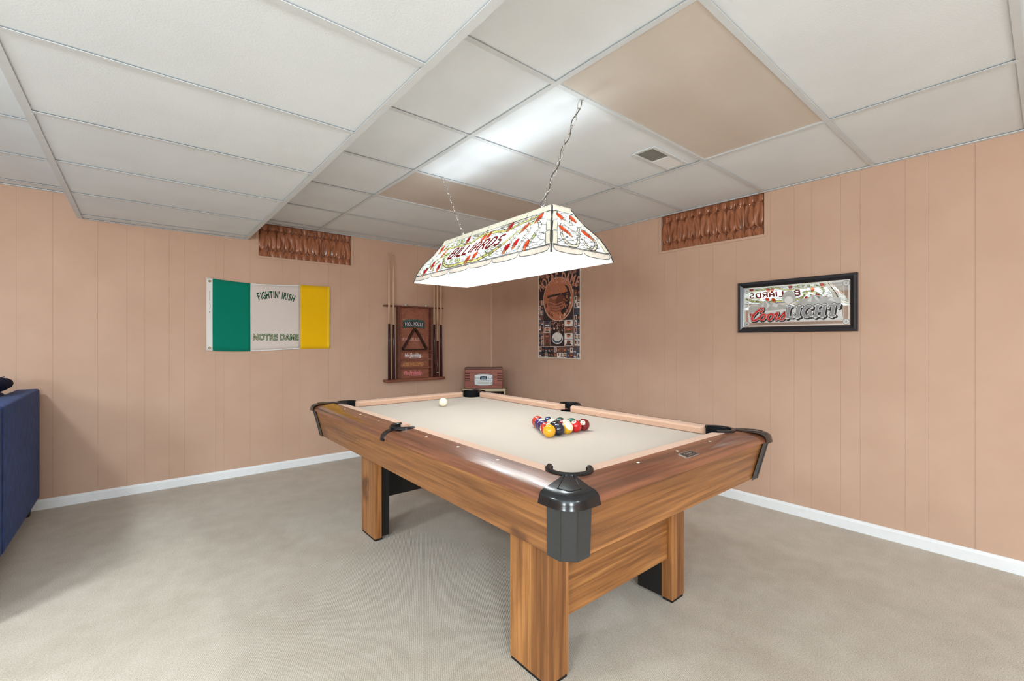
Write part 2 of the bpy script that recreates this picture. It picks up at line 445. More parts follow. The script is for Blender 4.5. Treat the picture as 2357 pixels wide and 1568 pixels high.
# ceiling vent
vt = thing('ceiling_vent', 'small white ceiling air register with half-open grille', 'vent', (-1.080, -3.040, ZC+.0065))
mb = MB(); VX, VY = .172, .064
for a in (-1, 1):
    mb.box(-VX, VX, a*VY-.011, a*VY+.011, -.006, .0); mb.box(a*VX-.011, a*VX+.011, -VY+.011, VY-.011, -.006, 0)
mb.build('frame', GRID, vt, bevel=.002, seg=1)
GRILL = plain('grey_louvre_metal', (206, 206, 198), .5)
MB().box(-VX+.011, 0, -VY+.011, VY-.011, -.0008, -.0002).build('backing', plain('vent_shadow', (168, 167, 160), .8), vt)
sl = None
for k in range(13):
    x = -VX+.018+k*.0115
    if sl is None:
        o = MB().prism([(-.0045, -.0045), (-.003, -.0045), (.0045, -.0010), (.003, -.0010)], -VY+.012, VY-.012, lambda a, b, d: (a, d, b)).build('louvre', GRILL, vt); sl = o.data; o.location = (x, 0, 0)
    else: link('louvre', sl, None, vt, loc=(x, 0, 0))
MB().box(.002, VX-.013, -VY+.012, VY-.012, -.0045, -.0010).build('damper_plate', WHITE, vt, bevel=.001, seg=1)
MB().box(.110, .118, -VY-.014, -VY-.004, -.016, -.006).build('damper_lever', GRILL, vt)

# ------------------------------------------------------------------ pool table
TX, TY = -1.905, -2.585
ZB = .742                         # cloth
def m_cloth(name, c, v=.03):
    t = NT(name); n = t.noise(500, 2, t.obj()); g = t.noise(2, 2, t.obj())
    c = lin(c); hi = tuple(min(1, x*(1+v)) for x in c[:3])+(1,); lo = tuple(x*(1-v) for x in c[:3])+(1,)
    t.set(.92, 0, .1, t.ramp(g.outputs['Fac'], [(.3, lo), (.7, hi)]), 0, .15); t.bump(n.outputs['Fac'], .12, .001); return t.m
CLOTH = m_cloth('tan_table_cloth', (197, 182, 168)); CUSH = m_cloth('peach_cushion_cloth', (210, 170, 146))
HON = ((110, 66, 36), (166, 110, 62), (192, 138, 82))
RED = ((82, 46, 30), (134, 82, 58), (160, 104, 76))
WA = [wood('honey_wood_%s' % a, *HON, i, .36) for i, a in enumerate('xyz')]
WR = [wood('walnut_rail_%s' % a, *RED, i, .30, False, 1.0, .55) for i, a in enumerate('xyz')]
tb = thing('pool_table', 'wooden pool table with tan cloth and black pocket corners', 'pool table', (TX, TY, 0))
sgn = lambda v: 1 if v > 0 else -1
# bed with pocket notches
q = []
PC = (.475, .953); PR = .058; SC = (.552, 0); SR = .056; BX, BY = .53, 1.0
def bed_quadrant():
    r = []
    # from side pocket (x=+BX) up to the corner pocket, then along the end
    for k in range(5): # side pocket upper half arc: from inner-most point to rim
        a = PI - k/4*(PI-math.acos((BX-SC[0])/SR)); r.append((SC[0]+SR*math.cos(a), SR*math.sin(a)))
    a1 = math.atan2(-math.sqrt(PR**2-(BX-PC[0])**2), BX-PC[0]); a0 = math.atan2(BY-PC[1], -math.sqrt(PR**2-(BY-PC[1])**2))-2*PI
    for k in range(11):
        a = a1+(a0-a1)*k/10; r.append((PC[0]+PR*math.cos(a), PC[1]+PR*math.sin(a)))
    return r
Q = bed_quadrant()
outl = Q+[(-x, y) for x, y in Q[::-1]][0:-1]+[(-x, -y) for x, y in Q]+[(x, -y) for x, y in Q[::-1]][0:-1]
MB().prism(outl, ZB-.025, ZB).build('playing_cloth', CLOTH, tb)
# rails: profile (h = distance from the long centre line, z)
RP = [(.546, .7425), (.546, .779), (.575, .7755), (.603, .771), (.609, .7698), (.630, .7655), (.645, .759), (.654, .750), (.658, .740), (.650, .7385), (.62, .7385)]
DY = .465
SIDE_GAP = lambda h: .0600 if h < .606 else .010
for sx in (-1, 1):
    for sy in (-1, 1):
        MB().ext(RP, SIDE_GAP, lambda h: min(h+DY-.001, 1.082), lambda h, a, z: (sx*h, sy*a, z)).build('rail', WR[1], tb, auto=True)
for sy in (-1, 1):
    MB().ext([(h+DY, z) for h, z in RP], lambda h: -min(h-DY-.001, .612), lambda h: min(h-DY-.001, .612), lambda h, a, z: (a, sy*h, z)).build('rail', WR[0], tb, auto=True)
# cushions
CP = [(.545, .7795), (.500, .778), (.493, .7755), (.490, .770), (.496, .748), (.500, .7435), (.545, .7435)]
for sx in (-1, 1):
    for sy in (-1, 1):
        MB().ext(CP, lambda h: .062-.030*((h-.49)/.055), lambda h: .865+.055*((h-.49)/.055), lambda h, a, z: (sx*h, sy*a, z)).build('cushion', CUSH, tb, bevel=.002, seg=2)
for sy in (-1, 1):
    MB().ext([(h+DY, z) for h, z in CP], lambda h: -.395-.05*((h-DY-.49)/.055), lambda h: .395+.05*((h-DY-.49)/.055), lambda h, a, z: (a, sy*h, z)).build('cushion', CUSH, tb, bevel=.002, seg=2)
# pocket rings + liners
def ring(cx, cy, mid, half, r0, r1, z0, z1, name, mat, par):
    n = 26; sec = [(r0, z0), (r0, z1-.002), (r0+.003, z1), (r1-.004, z1), (r1, z1-.004), (r1, z0)]
    rings = []
    for k in range(n+1):
        a = mid-half+2*half*k/n
        rings.append([(cx+r*math.cos(a), cy+r*math.sin(a), z) for r, z in sec])
    return MB().loft(rings).build(name, mat, par, auto=True)
def liner(cx, cy, mid, half, r, z0, z1, par):
    n = 22; rings = []
    for k in range(n+1):
        a = mid-half+2*half*k/n
        rings.append([(cx+rr*math.cos(a), cy+rr*math.sin(a), z) for rr, z in ((r, z0), (r, z1), (r+.004, z1), (r+.004, z0))])
    mb = MB().loft(rings)
    mb.add([(cx+(r+.003)*math.cos(2*PI*k/24), cy+(r+.003)*math.sin(2*PI*k/24), z0) for k in range(24)], [list(range(24))])
    return mb.build('pocket_liner', LINER, par, auto=True)
for sx in (-1, 1):
    for sy in (-1, 1):
        cx, cy = sx*PC[0], sy*PC[1]; th = math.atan2(sy*.165, sx*.180)
        rg = ring(cx, cy, th, math.radians(112), .058, .074, .774, .787, 'pocket_ring', BLACKP, tb)
        liner(cx, cy, th, math.radians(118), .0575, .655, .780, tb)
        # corner casting: top plate + wrapped skirt
        plan = [((.662, 1.015), (1, 0)), ((.662, 1.050), (1, 0)), ((.660, 1.082), (.92, .38)), ((.648, 1.104), (.8, .6)), ((.632, 1.118), (.6, .8)), ((.610, 1.127), (.38, .92)), ((.580, 1.129), (0, 1)), ((.545, 1.129), (0, 1))]
        rings = []
        for off, z in ((-.036, .7760), (-.018, .7725), (-.007, .7665), (-.001, .758), (.0005, .749), (.004, .737), (.001, .7365)):
            rings.append([(sx*(p[0]+nn[0]*off), sy*(p[1]+nn[1]*off), z) for p, nn in plan])
        d = (math.cos(math.atan2(.165, .180)), math.sin(math.atan2(.165, .180))); pn = (-d[1], d[0])
        neck = []
        m = len(plan)
        for i in range(m):
            u = -1+2*i/(m-1); r = .069
            neck.append((sx*(PC[0]+d[0]*r+pn[0]*.017*u), sy*(PC[1]+d[1]*r+pn[1]*.017*u), .7815))
        midr = []
        for i in range(m):
            u = -1+2*i/(m-1); a = neck[i]; bq = rings[0][i]; w = .45-.16*abs(u)
            midr.append((a[0]+(bq[0]-a[0])*w, a[1]+(bq[1]-a[1])*w, .7795))
        MB().loft([neck, midr]+rings, closed=False).build('corner_cap', BLACKP, tb, auto=True)
        bd = [neck[1], midr[1], rings[0][1], rings[0][3], rings[0][4], rings[0][6], midr[6], neck[6]]
        MB().tube([(p[0], p[1], p[2]+.0006) for p in bd], .0014, 6).build('bead', BLACKP, tb, True)
        # corner cover plate on the cabinet
        pt = [((.646, 1.030), (1, 0)), ((.646, 1.074), (.9, .3)), ((.643, 1.082), (.8, .6)), ((.614, 1.110), (.6, .8)), ((.606, 1.113), (.3, .9)), ((.560, 1.113), (0, 1))]
        R2 = []
        for z, k in ((.745, 0.0), (.737, .0), (.600, .029), (.578, .033), (.572, .036)):
            R2.append([(sx*(p[0]-k), sy*(p[1]-k), z) for p, nn in pt])
        cc = MB().loft(R2, closed=False).build('corner_cover', DARKGREY, tb)
        for i, j, f in ((1, 2, .5), (3, 4, .5)):
            a, bq = pt[i][0], pt[j][0]; mx, my = (a[0]+bq[0])/2, (a[1]+bq[1])/2
            mb = MB(); e = .0035
            top = [(sx*(mx+e*c), sy*(my+e*s), .737) for c, s in ((1, -1), (1, 1), (-1, 1), (-1, -1))]
            bot = [(sx*(mx-.0335+e*c), sy*(my-.0335+e*s), .575) for c, s in ((1, -1), (1, 1), (-1, 1), (-1, -1))]
            mb.loft([top, bot]).build('rib', DARKGREY, cc)
    # side pockets
    rg = ring(sx*.548, 0, 0 if sx > 0 else PI, math.radians(100), .056, .071, .774, .787, 'pocket_ring', BLACKP, tb)
    liner(sx*.548, 0, 0 if sx > 0 else PI, math.radians(105), .0555, .655, .780, tb)
    st = [(.612, .7755), (.632, .7705), (.648, .7635), (.658, .753), (.6625, .738), (.6625, .728), (.657, .728), (.655, .740), (.60, .740)]
    MB().ext(st, lambda h: -.016, lambda h: .016, lambda h, a, z: (sx*h, a, z)).build('pocket_strap', BLACKP, tb, auto=True)
# sights
SIGHT = plain('pearl_sight', (238, 226, 212), .3)
sg = None
def sight(x, y, z):
    global sg
    if sg is None:
        o = MB().lathe([(.0001, .0012), (.0055, .0010), (.006, 0)], 12).build('sight', SIGHT, tb); sg = o.data; o.location = (x, y, z); return
    link('sight', sg, None, tb, loc=(x, y, z))
for sx in (-1, 1):
    for y in (-.72, -.48, -.24, .24, .48, .72): sight(sx*.572, y, .7757)
for sy in (-1, 1):
    for x in (-.24, 0, .24): sight(x, sy*(.572+DY), .7757)
# name plate on the end rail
npm = MB(); npm.box(-.043, .043, -.018, .018, 0, .0012, 0); npm.box(-.040, .040, -.0155, .0155, .0012, .0016, 1)
w = spline([(-.024, .001, 0), (-.015, .009, 0), (-.012, -.002, 0), (-.004, .006, 0), (.002, -.001, 0), (.008, .007, 0), (.012, 0, 0), (.024, .006, 0)], 4)
ribbon(npm, [(p[0], p[1]+.001) for p in w], .0022, .0019, 0); ribbon(npm, [(-.016, -.008), (.020, -.008)], .0016, .0019, 0)
o = npm.build('name_plate', [plain('plate_silver', (205, 203, 198), .3, .7), plain('plate_dark', (62, 54, 50), .4)], tb); o.location = (.011, -1.076, .7698); o.rotation_euler = (.20, 0, 0)
# apron boards (sloping inwards)
for sx in (-1, 1):
    MB().ext([(.641, .7395), (.607, .576), (.585, .576), (.618, .7395)], lambda h: -(h+DY-.048), lambda h: h+DY-.048, lambda h, a, z: (sx*h, a, z)).build('apron', WA[1], tb)
for sy in (-1, 1):
    MB().ext([(.641+DY, .7395), (.607+DY, .576), (.585+DY, .576), (.618+DY, .7395)], lambda h: -(h-DY-.048), lambda h: (h-DY-.048), lambda h, a, z: (a, sy*h, z)).build('apron', WA[0], tb)
MB().box(-.585, .585, -1.05, 1.05, .600, .640).build('underframe', BLACKPAINT, tb)
MB().box(-.50, .50, -.90, .90, .640, .716).build('slate', plain('slate_grey', (110, 110, 108), .8), tb)
# legs: L-shaped, wood outside, black inside
for sx in (-1, 1):
    for sy in (-1, 1):
        X = lambda h: sx*h
        def bx(mb, h0, h1, a0, a1, z0, z1):
            xs = sorted((sx*h0, sx*h1)); ys = sorted((sy*a0, sy*a1)); return mb.box(xs[0], xs[1], ys[0], ys[1], z0, z1)
        mb = MB(); L = [(.435, .820), (.335, .820), (.335, .765), (.392, .765), (.392, .618), (.435, .618)]
        mb.prism([(sx*a, sy*c) for a, c in L], .012, .600)
        lg = mb.build('leg', WA[2], tb, bevel=.003, seg=2)
        bx(MB(), .336, .3915, .640, .7645, .012, .600).build('inner_block', BLACKPAINT, lg)
        mb = MB(); mb.prism([(sx*a, sy*c) for a, c in [(.431, .816), (.340, .816), (.340, .769), (.388, .769), (.388, .622), (.431, .622)]], 0, .012)
        mb.build('foot', BLACKPAINT, lg)
for sy in (-1, 1):
    ep = MB().box(-.336, .336, sy*.786-.008, sy*.786+.008, .190, .600).build('end_panel', WA[0], tb, bevel=.002, seg=1)
    MB().box(-.334, .334, sy*.775-.003, sy*.775+.003, .192, .599).build('inner_face', BLACKPAINT, ep)

# ------------------------------------------------------------------ balls
BR = .0286
sph = None
def sphere_me(r, nu=32, nv=18):
    v = [(0, 0, r)]; f = []
    for i in range(1, nv):
        for k in range(nu):
            a = PI*i/nv; b = 2*PI*k/nu; v.append((r*math.sin(a)*math.cos(b), r*math.sin(a)*math.sin(b), r*math.cos(a)))
    v.append((0, 0, -r)); L = len(v)-1
    for k in range(nu): f.append((0, 1+k, 1+(k+1) % nu))
    for i in range(nv-2):
        for k in range(nu): f.append((1+i*nu+k, 1+(i+1)*nu+k, 1+(i+1)*nu+(k+1) % nu, 1+i*nu+(k+1) % nu))
    for k in range(nu): f.append((L, 1+(nv-2)*nu+(k+1) % nu, 1+(nv-2)*nu+k))
    return v, f
def m_ball(name, c, stripe):
    t = NT(name); tc = t.n('ShaderNodeTexCoord'); sp = t.n('ShaderNodeSeparateXYZ'); t.l(tc.outputs['Object'], sp.inputs[0])
    n = t.noise(60, 2, tc.outputs['Object']); c = lin(c)
    col = t.ramp(n.outputs['Fac'], [(.3, tuple(x*.96 for x in c[:3])+(1,)), (.7, c)])
    if stripe:
        band = t.math('LESS_THAN', t.math('ABSOLUTE', sp.outputs['Z']), BR*.52)
        col = t.mix(band, lin((240, 230, 205)), col)
    t.set(.07, 0, .6, col, .3); return t.m
IVORY = plain('ivory_resin', (240, 230, 205), .08, spec=.6, var=.02, coat=.3)
INK = plain('number_ink', (18, 18, 20), .4)
def ball(num, cname, rgb, stripe, x, y, label, rot, ndir):
    m = m_ball('ball_%s' % cname, rgb, stripe)
    v, f = sphere_me(BR); me = bpy.data.meshes.new('billiard_ball'); me.from_pydata(v, [], f)
    o = link('billiard_ball', me, m, None, True); o.location = (x, y, ZB+BR); o.rotation_euler = rot
    tag(o, label, 'billiard ball', 'racked billiard balls')
    # number spot: a spherical cap with printed digits
    d = Vector(ndir).normalized(); zq = Vector((0, 0, 1)) if abs(d.z) < .9 else Vector((0, 1, 0))
    xx = zq.cross(d).normalized(); yy = d.cross(xx)
    R = BR*1.006; vs = [d*R]; fs = []
    for rr in (.11, .22, .33, .44):
        for k in range(16):
            a = 2*PI*k/16; vs.append((d+(xx*math.cos(a)+yy*math.sin(a))*rr).normalized()*R)
    fs = [(0, 1+k, 1+(k+1) % 16) for k in range(16)]+[(1+16*q+k, 1+16*(q+1)+k, 1+16*(q+1)+(k+1) % 16, 1+16*q+(k+1) % 16) for q in range(3) for k in range(16)]
    mb = MB(); mb.add(vs, fs, 0)
    tm = text_me(str(num), BR*.72, .0004, 0, 0, 'CENTER')
    pts = [(d+(xx*v.co.x+yy*(v.co.y-BR*.24))/BR).normalized()*BR*1.022 for v in tm.vertices]
    mb.add(pts, [list(p.vertices) for p in tm.polygons], 1)
    mb.build('number_spot', [IVORY, INK], o)
    return o
RX = [-1.991+.0572*k for k in range(5)]; RY = -3.055
pos = []
for r in range(5):
    for k in range(5-r): pos.append((RX[0]+.0574*(k+r/2), RY+r*.0497))
BALLS = [(1, 'yellow', (236, 170, 24), 0, 'solid yellow billiard ball at a corner of the rack'),
         (2, 'navy', (34, 34, 52), 0, 'solid dark navy billiard ball beside the yellow corner ball'),
         (9, 'yellow_stripe', (232, 176, 40), 1, 'ivory ball with yellow stripe between the navy and red balls'),
         (3, 'red', (205, 28, 30), 0, 'solid bright red ball beside the maroon corner ball'),
         (7, 'maroon', (122, 22, 30), 0, 'solid maroon billiard ball at a corner of the rack'),
         (11, 'red_stripe', (200, 60, 40), 1, 'ivory ball with red stripe behind the yellow corner ball'),
         (8, 'black', (20, 20, 22), 0, 'solid black eight ball in the second row of the rack'),
         (15, 'maroon_stripe', (120, 24, 34), 1, 'ivory ball with maroon stripe inside the rack'),
         (14, 'green_stripe', (20, 96, 74), 1, 'ivory ball with green stripe behind the red and maroon balls'),
         (4, 'purple', (62, 44, 92), 0, 'solid purple billiard ball on the edge of the rack'),
         (13, 'orange_stripe', (226, 120, 50), 1, 'ivory ball with orange stripe in the middle of the rack'),
         (6, 'green', (24, 62, 54), 0, 'solid dark green ball on the edge of the rack'),
         (12, 'purple_stripe', (70, 46, 100), 1, 'ivory ball with purple stripe next to the rack apex'),
         (10, 'blue_stripe', (32, 52, 96), 1, 'ivory ball with blue stripe next to the rack apex'),
         (5, 'orange_red', (196, 52, 40), 0, 'solid orange-red ball at the rack apex')]
rnd = random.Random(3)
tilt = {9: (.75, -.35, .4), 11: (1.2, .9, 0), 14: (1.3, .3, 1.2), 13: (.9, -.5, .3), 12: (1.2, -.6, .2), 10: (1.1, .9, .5), 15: (1.0, .3, .1)}
spot = {7: (-.75, -.45, .55), 3: (-.55, -.1, .85), 14: (-.6, -.2, .8)}
for (num, cn, rgb, stp, lab), (x, y) in zip(BALLS, pos):
    rot = tilt.get(num, (0, 0, 0)); nd = spot.get(num, (rnd.uniform(.2, 1), rnd.uniform(.1, 1), rnd.uniform(-.3, .3)))
    if num in tilt: nd = (rnd.uniform(-1, 1), rnd.uniform(-1, 1), 0)
    ball(num, cn, rgb, stp, x, y, lab, rot, nd)
v, f = sphere_me(BR); me = bpy.data.meshes.new('cue_ball'); me.from_pydata(v, [], f)
o = link('cue_ball', me, IVORY, None, True); o.location = (-1.868, -1.945, ZB+BR)
tag(o, 'plain ivory cue ball alone on the tan cloth', 'billiard ball')

# ------------------------------------------------------------------ billiard lamp
LX, LY, LZ, LYAW = -1.910, -2.584, 1.528, -.024
def m_glass(name, c, tr=.55, rough=.35, v=.04, sc=40):
    t = NT(name); n = t.noise(sc, 3, t.obj())
    c = lin(c); hi = tuple(min(1, x*(1+v)) for x in c[:3])+(1,); lo = tuple(x*(1-v) for x in c[:3])+(1,)
    col = t.ramp(n.outputs['Fac'], [(.3, lo), (.7, hi)])
    t.set(rough, 0, .3, col)
    tl = t.n('ShaderNodeBsdfTranslucent'); t.l(col, tl.inputs['Color'])
    mx = t.n('ShaderNodeMixShader'); mx.inputs[0].default_value = tr
    t.l(t.b.outputs[0], mx.inputs[1]); t.l(tl.outputs[0], mx.inputs[2]); t.l(mx.outputs[0], t.out.inputs['Surface'])
    return t.m
G_WHITE = m_glass('opal_white_acrylic', (210, 210, 206), .27)
G_CREAM = m_glass('cream_art_glass', (246, 234, 224), .55, .3, .10, 90)
G_IVORY = m_glass('ivory_art_glass', (248, 241, 226), .52, .3, .05, 60)
G_RED = m_glass('red_art_glass', (216, 30, 34), .5, .15, .12)
G_LETTER = m_glass('scarlet_art_glass', (226, 58, 50), .7, .2, .1)
G_ORANGE = m_glass('orange_art_glass', (236, 92, 48), .5, .15, .12)
G_PEACH = m_glass('peach_art_glass', (244, 158, 112), .6, .2, .1)
G_YELLOW = m_glass('yellow_art_glass', (234, 226, 150), .6, .2, .08)
G_GREEN = m_glass('pale_green_art_glass', (214, 222, 160), .6, .2, .08)
LEAD = plain('lead_came', (46, 44, 42), .5)
def m_emit(name, c, s):
    t = NT(name); n = t.noise(3, 1, t.obj()); c = lin(c)
    t.set(.3, 0, .3, c); t.b.inputs['Emission Strength'].default_value = s
    t.l(t.ramp(n.outputs['Fac'], [(.2, tuple(x*.97 for x in c[:3])+(1,)), (.8, c)]), t.b.inputs['Emission Color']); return t.m
BULBM = m_emit('frosted_bulb', (238, 250, 255), BULB)
CHROME = plain('chain_metal', (206, 204, 200), .25, .9)
WIRE = plain('dark_cord', (52, 50, 50), .5)
lamp = thing('billiard_lamp', 'stained-glass style billiard lamp hanging on chains over the pool table', 'lamp', (LX, LY, LZ), (0, 0, LYAW))
HZ = .251
PROF = [(0, 0), (.27, .275), (.69, .567), (.80, .68), (.89, .79), (.955, .90), (1, 1)]
def gprof(t):
    for (g0, t0), (g1, t1) in zip(PROF, PROF[1:]):
        if t <= t1: return g0+(g1-g0)*(t-t0)/(t1-t0)
    return 1.0
def hxy(t): g = gprof(t); return .056+.137*g, .477+.139*g
# side k: 0 = long side facing -x, 1 = end facing -y, 2 = long side facing +x, 3 = end facing +y
def shade_pt(k, a, t, off=0):
    """a = metres along the side from its middle (viewer's left to right), t = 0 top .. 1 rim"""
    hx, hy = hxy(t); z = HZ*(1-t)
    t2 = min(1, t+.02); t1 = max(0, t-.02)
    (hx1, hy1), (hx2, hy2) = hxy(t1), hxy(t2); dz = -HZ*(t2-t1)
    if k in (0, 2): dr = hx2-hx1
    else: dr = hy2-hy1
    L = math.hypot(dr, dz); nr, nz = -dz/L, dr/L
    if k == 0: return (-hx-nr*off, -a, z+nz*off)
    if k == 2: return (hx+nr*off, a, z+nz*off)
    if k == 1: return (a, -hy-nr*off, z+nz*off)
    return (-a, hy+nr*off, z+nz*off)
def half(k, t): hx, hy = hxy(t); return hy if k in (0, 2) else hx
TS = [0, .12, .275, .42, .567, .68, .79, .90, 1]
for k in range(4):
    mb = MB(); rings_o = []; rings_i = []
    n = 9
    for t in TS:
        h = half(k, t)
        rings_o.append([shade_pt(k, h*(-1+2*i/(n-1)), t) for i in range(n)])
    mb.loft(rings_o, closed=False)
    mb.build('shade_panel', G_WHITE, lamp, auto=True)
# top plate with rim
mb = MB(); hx, hy = hxy(0)
for a in (-1, 1):
    mb.box(-hx-.002, hx+.002, a*hy-.006, a*hy+.006, HZ-.002, HZ+.001); mb.box(a*hx-.005, a*hx+.005, -hy+.006, hy-.006, HZ-.002, HZ+.001)
for y in (-.395, -.327, 0, .336, .395): mb.box(-hx+.005, hx-.005, y-.012, y+.012, HZ-.002, HZ+.001)
mb.build('top_frame', plain('cream_metal', (238, 232, 220), .5), lamp)

def pane_poly(k, poly, mat, name, off=.0012, grid=1):
    """poly in (a,t) -> fan mesh on the panel"""
    ca = sum(p[0] for p in poly)/len(poly); ct = sum(p[1] for p in poly)/len(poly)
    vs = [shade_pt(k, ca, ct, off+.0016)]+[shade_pt(k, (p[0]+ca)/2, (p[1]+ct)/2, off+.0014) for p in poly]+[shade_pt(k, p[0], p[1], off) for p in poly]
    n = len(poly)
    fs = [(0, 1+i, 1+(i+1) % n) for i in range(n)]+[(1+i, 1+n+i, 1+n+(i+1) % n, 1+(i+1) % n) for i in range(n)]
    return mesh(name, vs, fs, mat, lamp, True)
def lead_line(mb, k, pts, w=.0032, off=.0024, closed=False):
    P = pts+([pts[0]] if closed else [])
    Q = []
    for (a0, t0), (a1, t1) in zip(P, P[1:]):
        m = max(1, int(math.hypot(a1-a0, (t1-t0)*.29)/.012))
        for i in range(m): Q.append((a0+(a1-a0)*i/m, t0+(t1-t0)*i/m))
    Q.append(P[-1])
    A = [Vector(shade_pt(k, a, t, off)) for a, t in Q]; B0 = [Vector(shade_pt(k, a, t, off-.002)) for a, t in Q]
    vs = []; n = len(A)
    for i in range(n):
        d = (A[min(i+1, n-1)]-A[max(i-1, 0)])
        nn = (A[i]-B0[i]); s = d.cross(nn)
        s = s.normalized() if s.length > 1e-9 else Vector((0, 0, 1))
        vs += [A[i]+s*w/2, A[i]-s*w/2]
    mb.add(vs, [(2*i, 2*i+1, 2*i+3, 2*i+2) for i in range(n-1)])
def rrect(a0, a1, t0, t1, ra, rt):
    p = [(a0, t0), (a1, t0)]
    p += [(a1, t1-rt), (a1-ra*.3, t1-rt*.3), (a1-ra, t1), ((a0+a1)/2, t1+.01), (a0+ra, t1), (a0+ra*.3, t1-rt*.3), (a0, t1-rt)]
    return p
def ribbon_pane(k, pts, w, mat, name, lead):
    Q = spline([(p[0], p[1]*.29, 0) for p in pts], 6)
    c = [(q[0], q[1]) for q in Q]; n = len(c); Lf = []; Rt = []
    for i in range(n):
        a = c[min(i+1, n-1)]; b = c[max(i-1, 0)]; d = Vector((a[0]-b[0], a[1]-b[1])).normalized()
        ww = w*(.35+.65*math.sin(PI*min(1, max(0, .12+.76*i/(n-1)))))
        Lf.append((c[i][0]-d.y*ww/2, (c[i][1]+d.x*ww/2)/.29)); Rt.append((c[i][0]+d.y*ww/2, (c[i][1]-d.x*ww/2)/.29))
    cl = lambda p: (max(-half(k, min(1, max(0, p[1])))+.004, min(half(k, min(1, max(0, p[1])))-.004, p[0])), min(.84, max(.12, p[1])))
    Lf = [cl(p) for p in Lf]; Rt = [cl(p) for p in Rt]
    vs = [shade_pt(k, *p, .0014) for p in Lf]+[shade_pt(k, *p, .0014) for p in Rt]
    mesh(name, vs, [(i, i+1, i+1+n, i+n) for i in range(n-1)], mat, lamp, True)
    lead_line(lead, k, Lf); lead_line(lead, k, Rt)
def petal(k, a, t, ln, wd, ang, mat, lead, tip=None):
    pl = []
    for i in range(14):
        th = 2*PI*i/14; x = ln*math.cos(th); y = wd*math.sin(th)*(1-.25*math.cos(th))
        X = x*math.cos(ang)-y*math.sin(ang); Y = x*math.sin(ang)+y*math.cos(ang)
        pl.append((a+X, min(.97, max(.02, t-Y/.29))))
    pane_poly(k, pl, mat, 'petal', .0022); lead_line(lead, k, pl, .0022, .0036, True)
# stroke letters for BILLIARDS: (strokes on a 1 x 1.6 grid)
LET = {'B': [[(0, 0), (0, 1.6), (.6, 1.6), (.8, 1.35), (.6, .85), (0, .85)], [(.6, .85), (.9, .55), (.7, 0), (0, 0)]],
       'I': [[(.1, 0), (.1, 1.6)]], 'L': [[(0, 1.6), (0, 0), (.75, 0)]],
       'A': [[(0, 0), (.05, 1.2), (.4, 1.6), (.75, 1.2), (.8, 0)], [(0, .7), (.8, .7)]],
       'R': [[(0, 0), (0, 1.6), (.6, 1.6), (.8, 1.25), (.55, .8), (0, .8)], [(.4, .8), (.85, 0)]],
       'D': [[(0, 0), (0, 1.6), (.45, 1.55), (.8, 1.2), (.8, .4), (.45, .05), (0, 0)]],
       'S': [[(.75, 1.35), (.45, 1.6), (.1, 1.4), (.1, 1.0), (.7, .65), (.7, .25), (.4, 0), (.02, .25)]]}
def letters(k, lead):
    word = 'BILLIARDS'; wd = {'I': .3, 'L': .8}
    mb = MB(); mo = MB(); x = 0; tot = sum(wd.get(c, 1.0)+.25 for c in word); sc = .50/tot
    hh = .30
    for c in word:
        for stv in LET[c]:
            pts = [(-.262+(x+p[0])*sc+.012*(p[1]-.8), .590-(p[1]/1.6)*.225) for p in stv]
            lead_line(mo, k, pts, .0150, .0026); lead_line(mb, k, pts, .0112, .0040)
        x += wd.get(c, 1.0)+.25
    o = mb.build('lettering', G_LETTER, lamp); mo.build('letter_outline', LEAD, o)

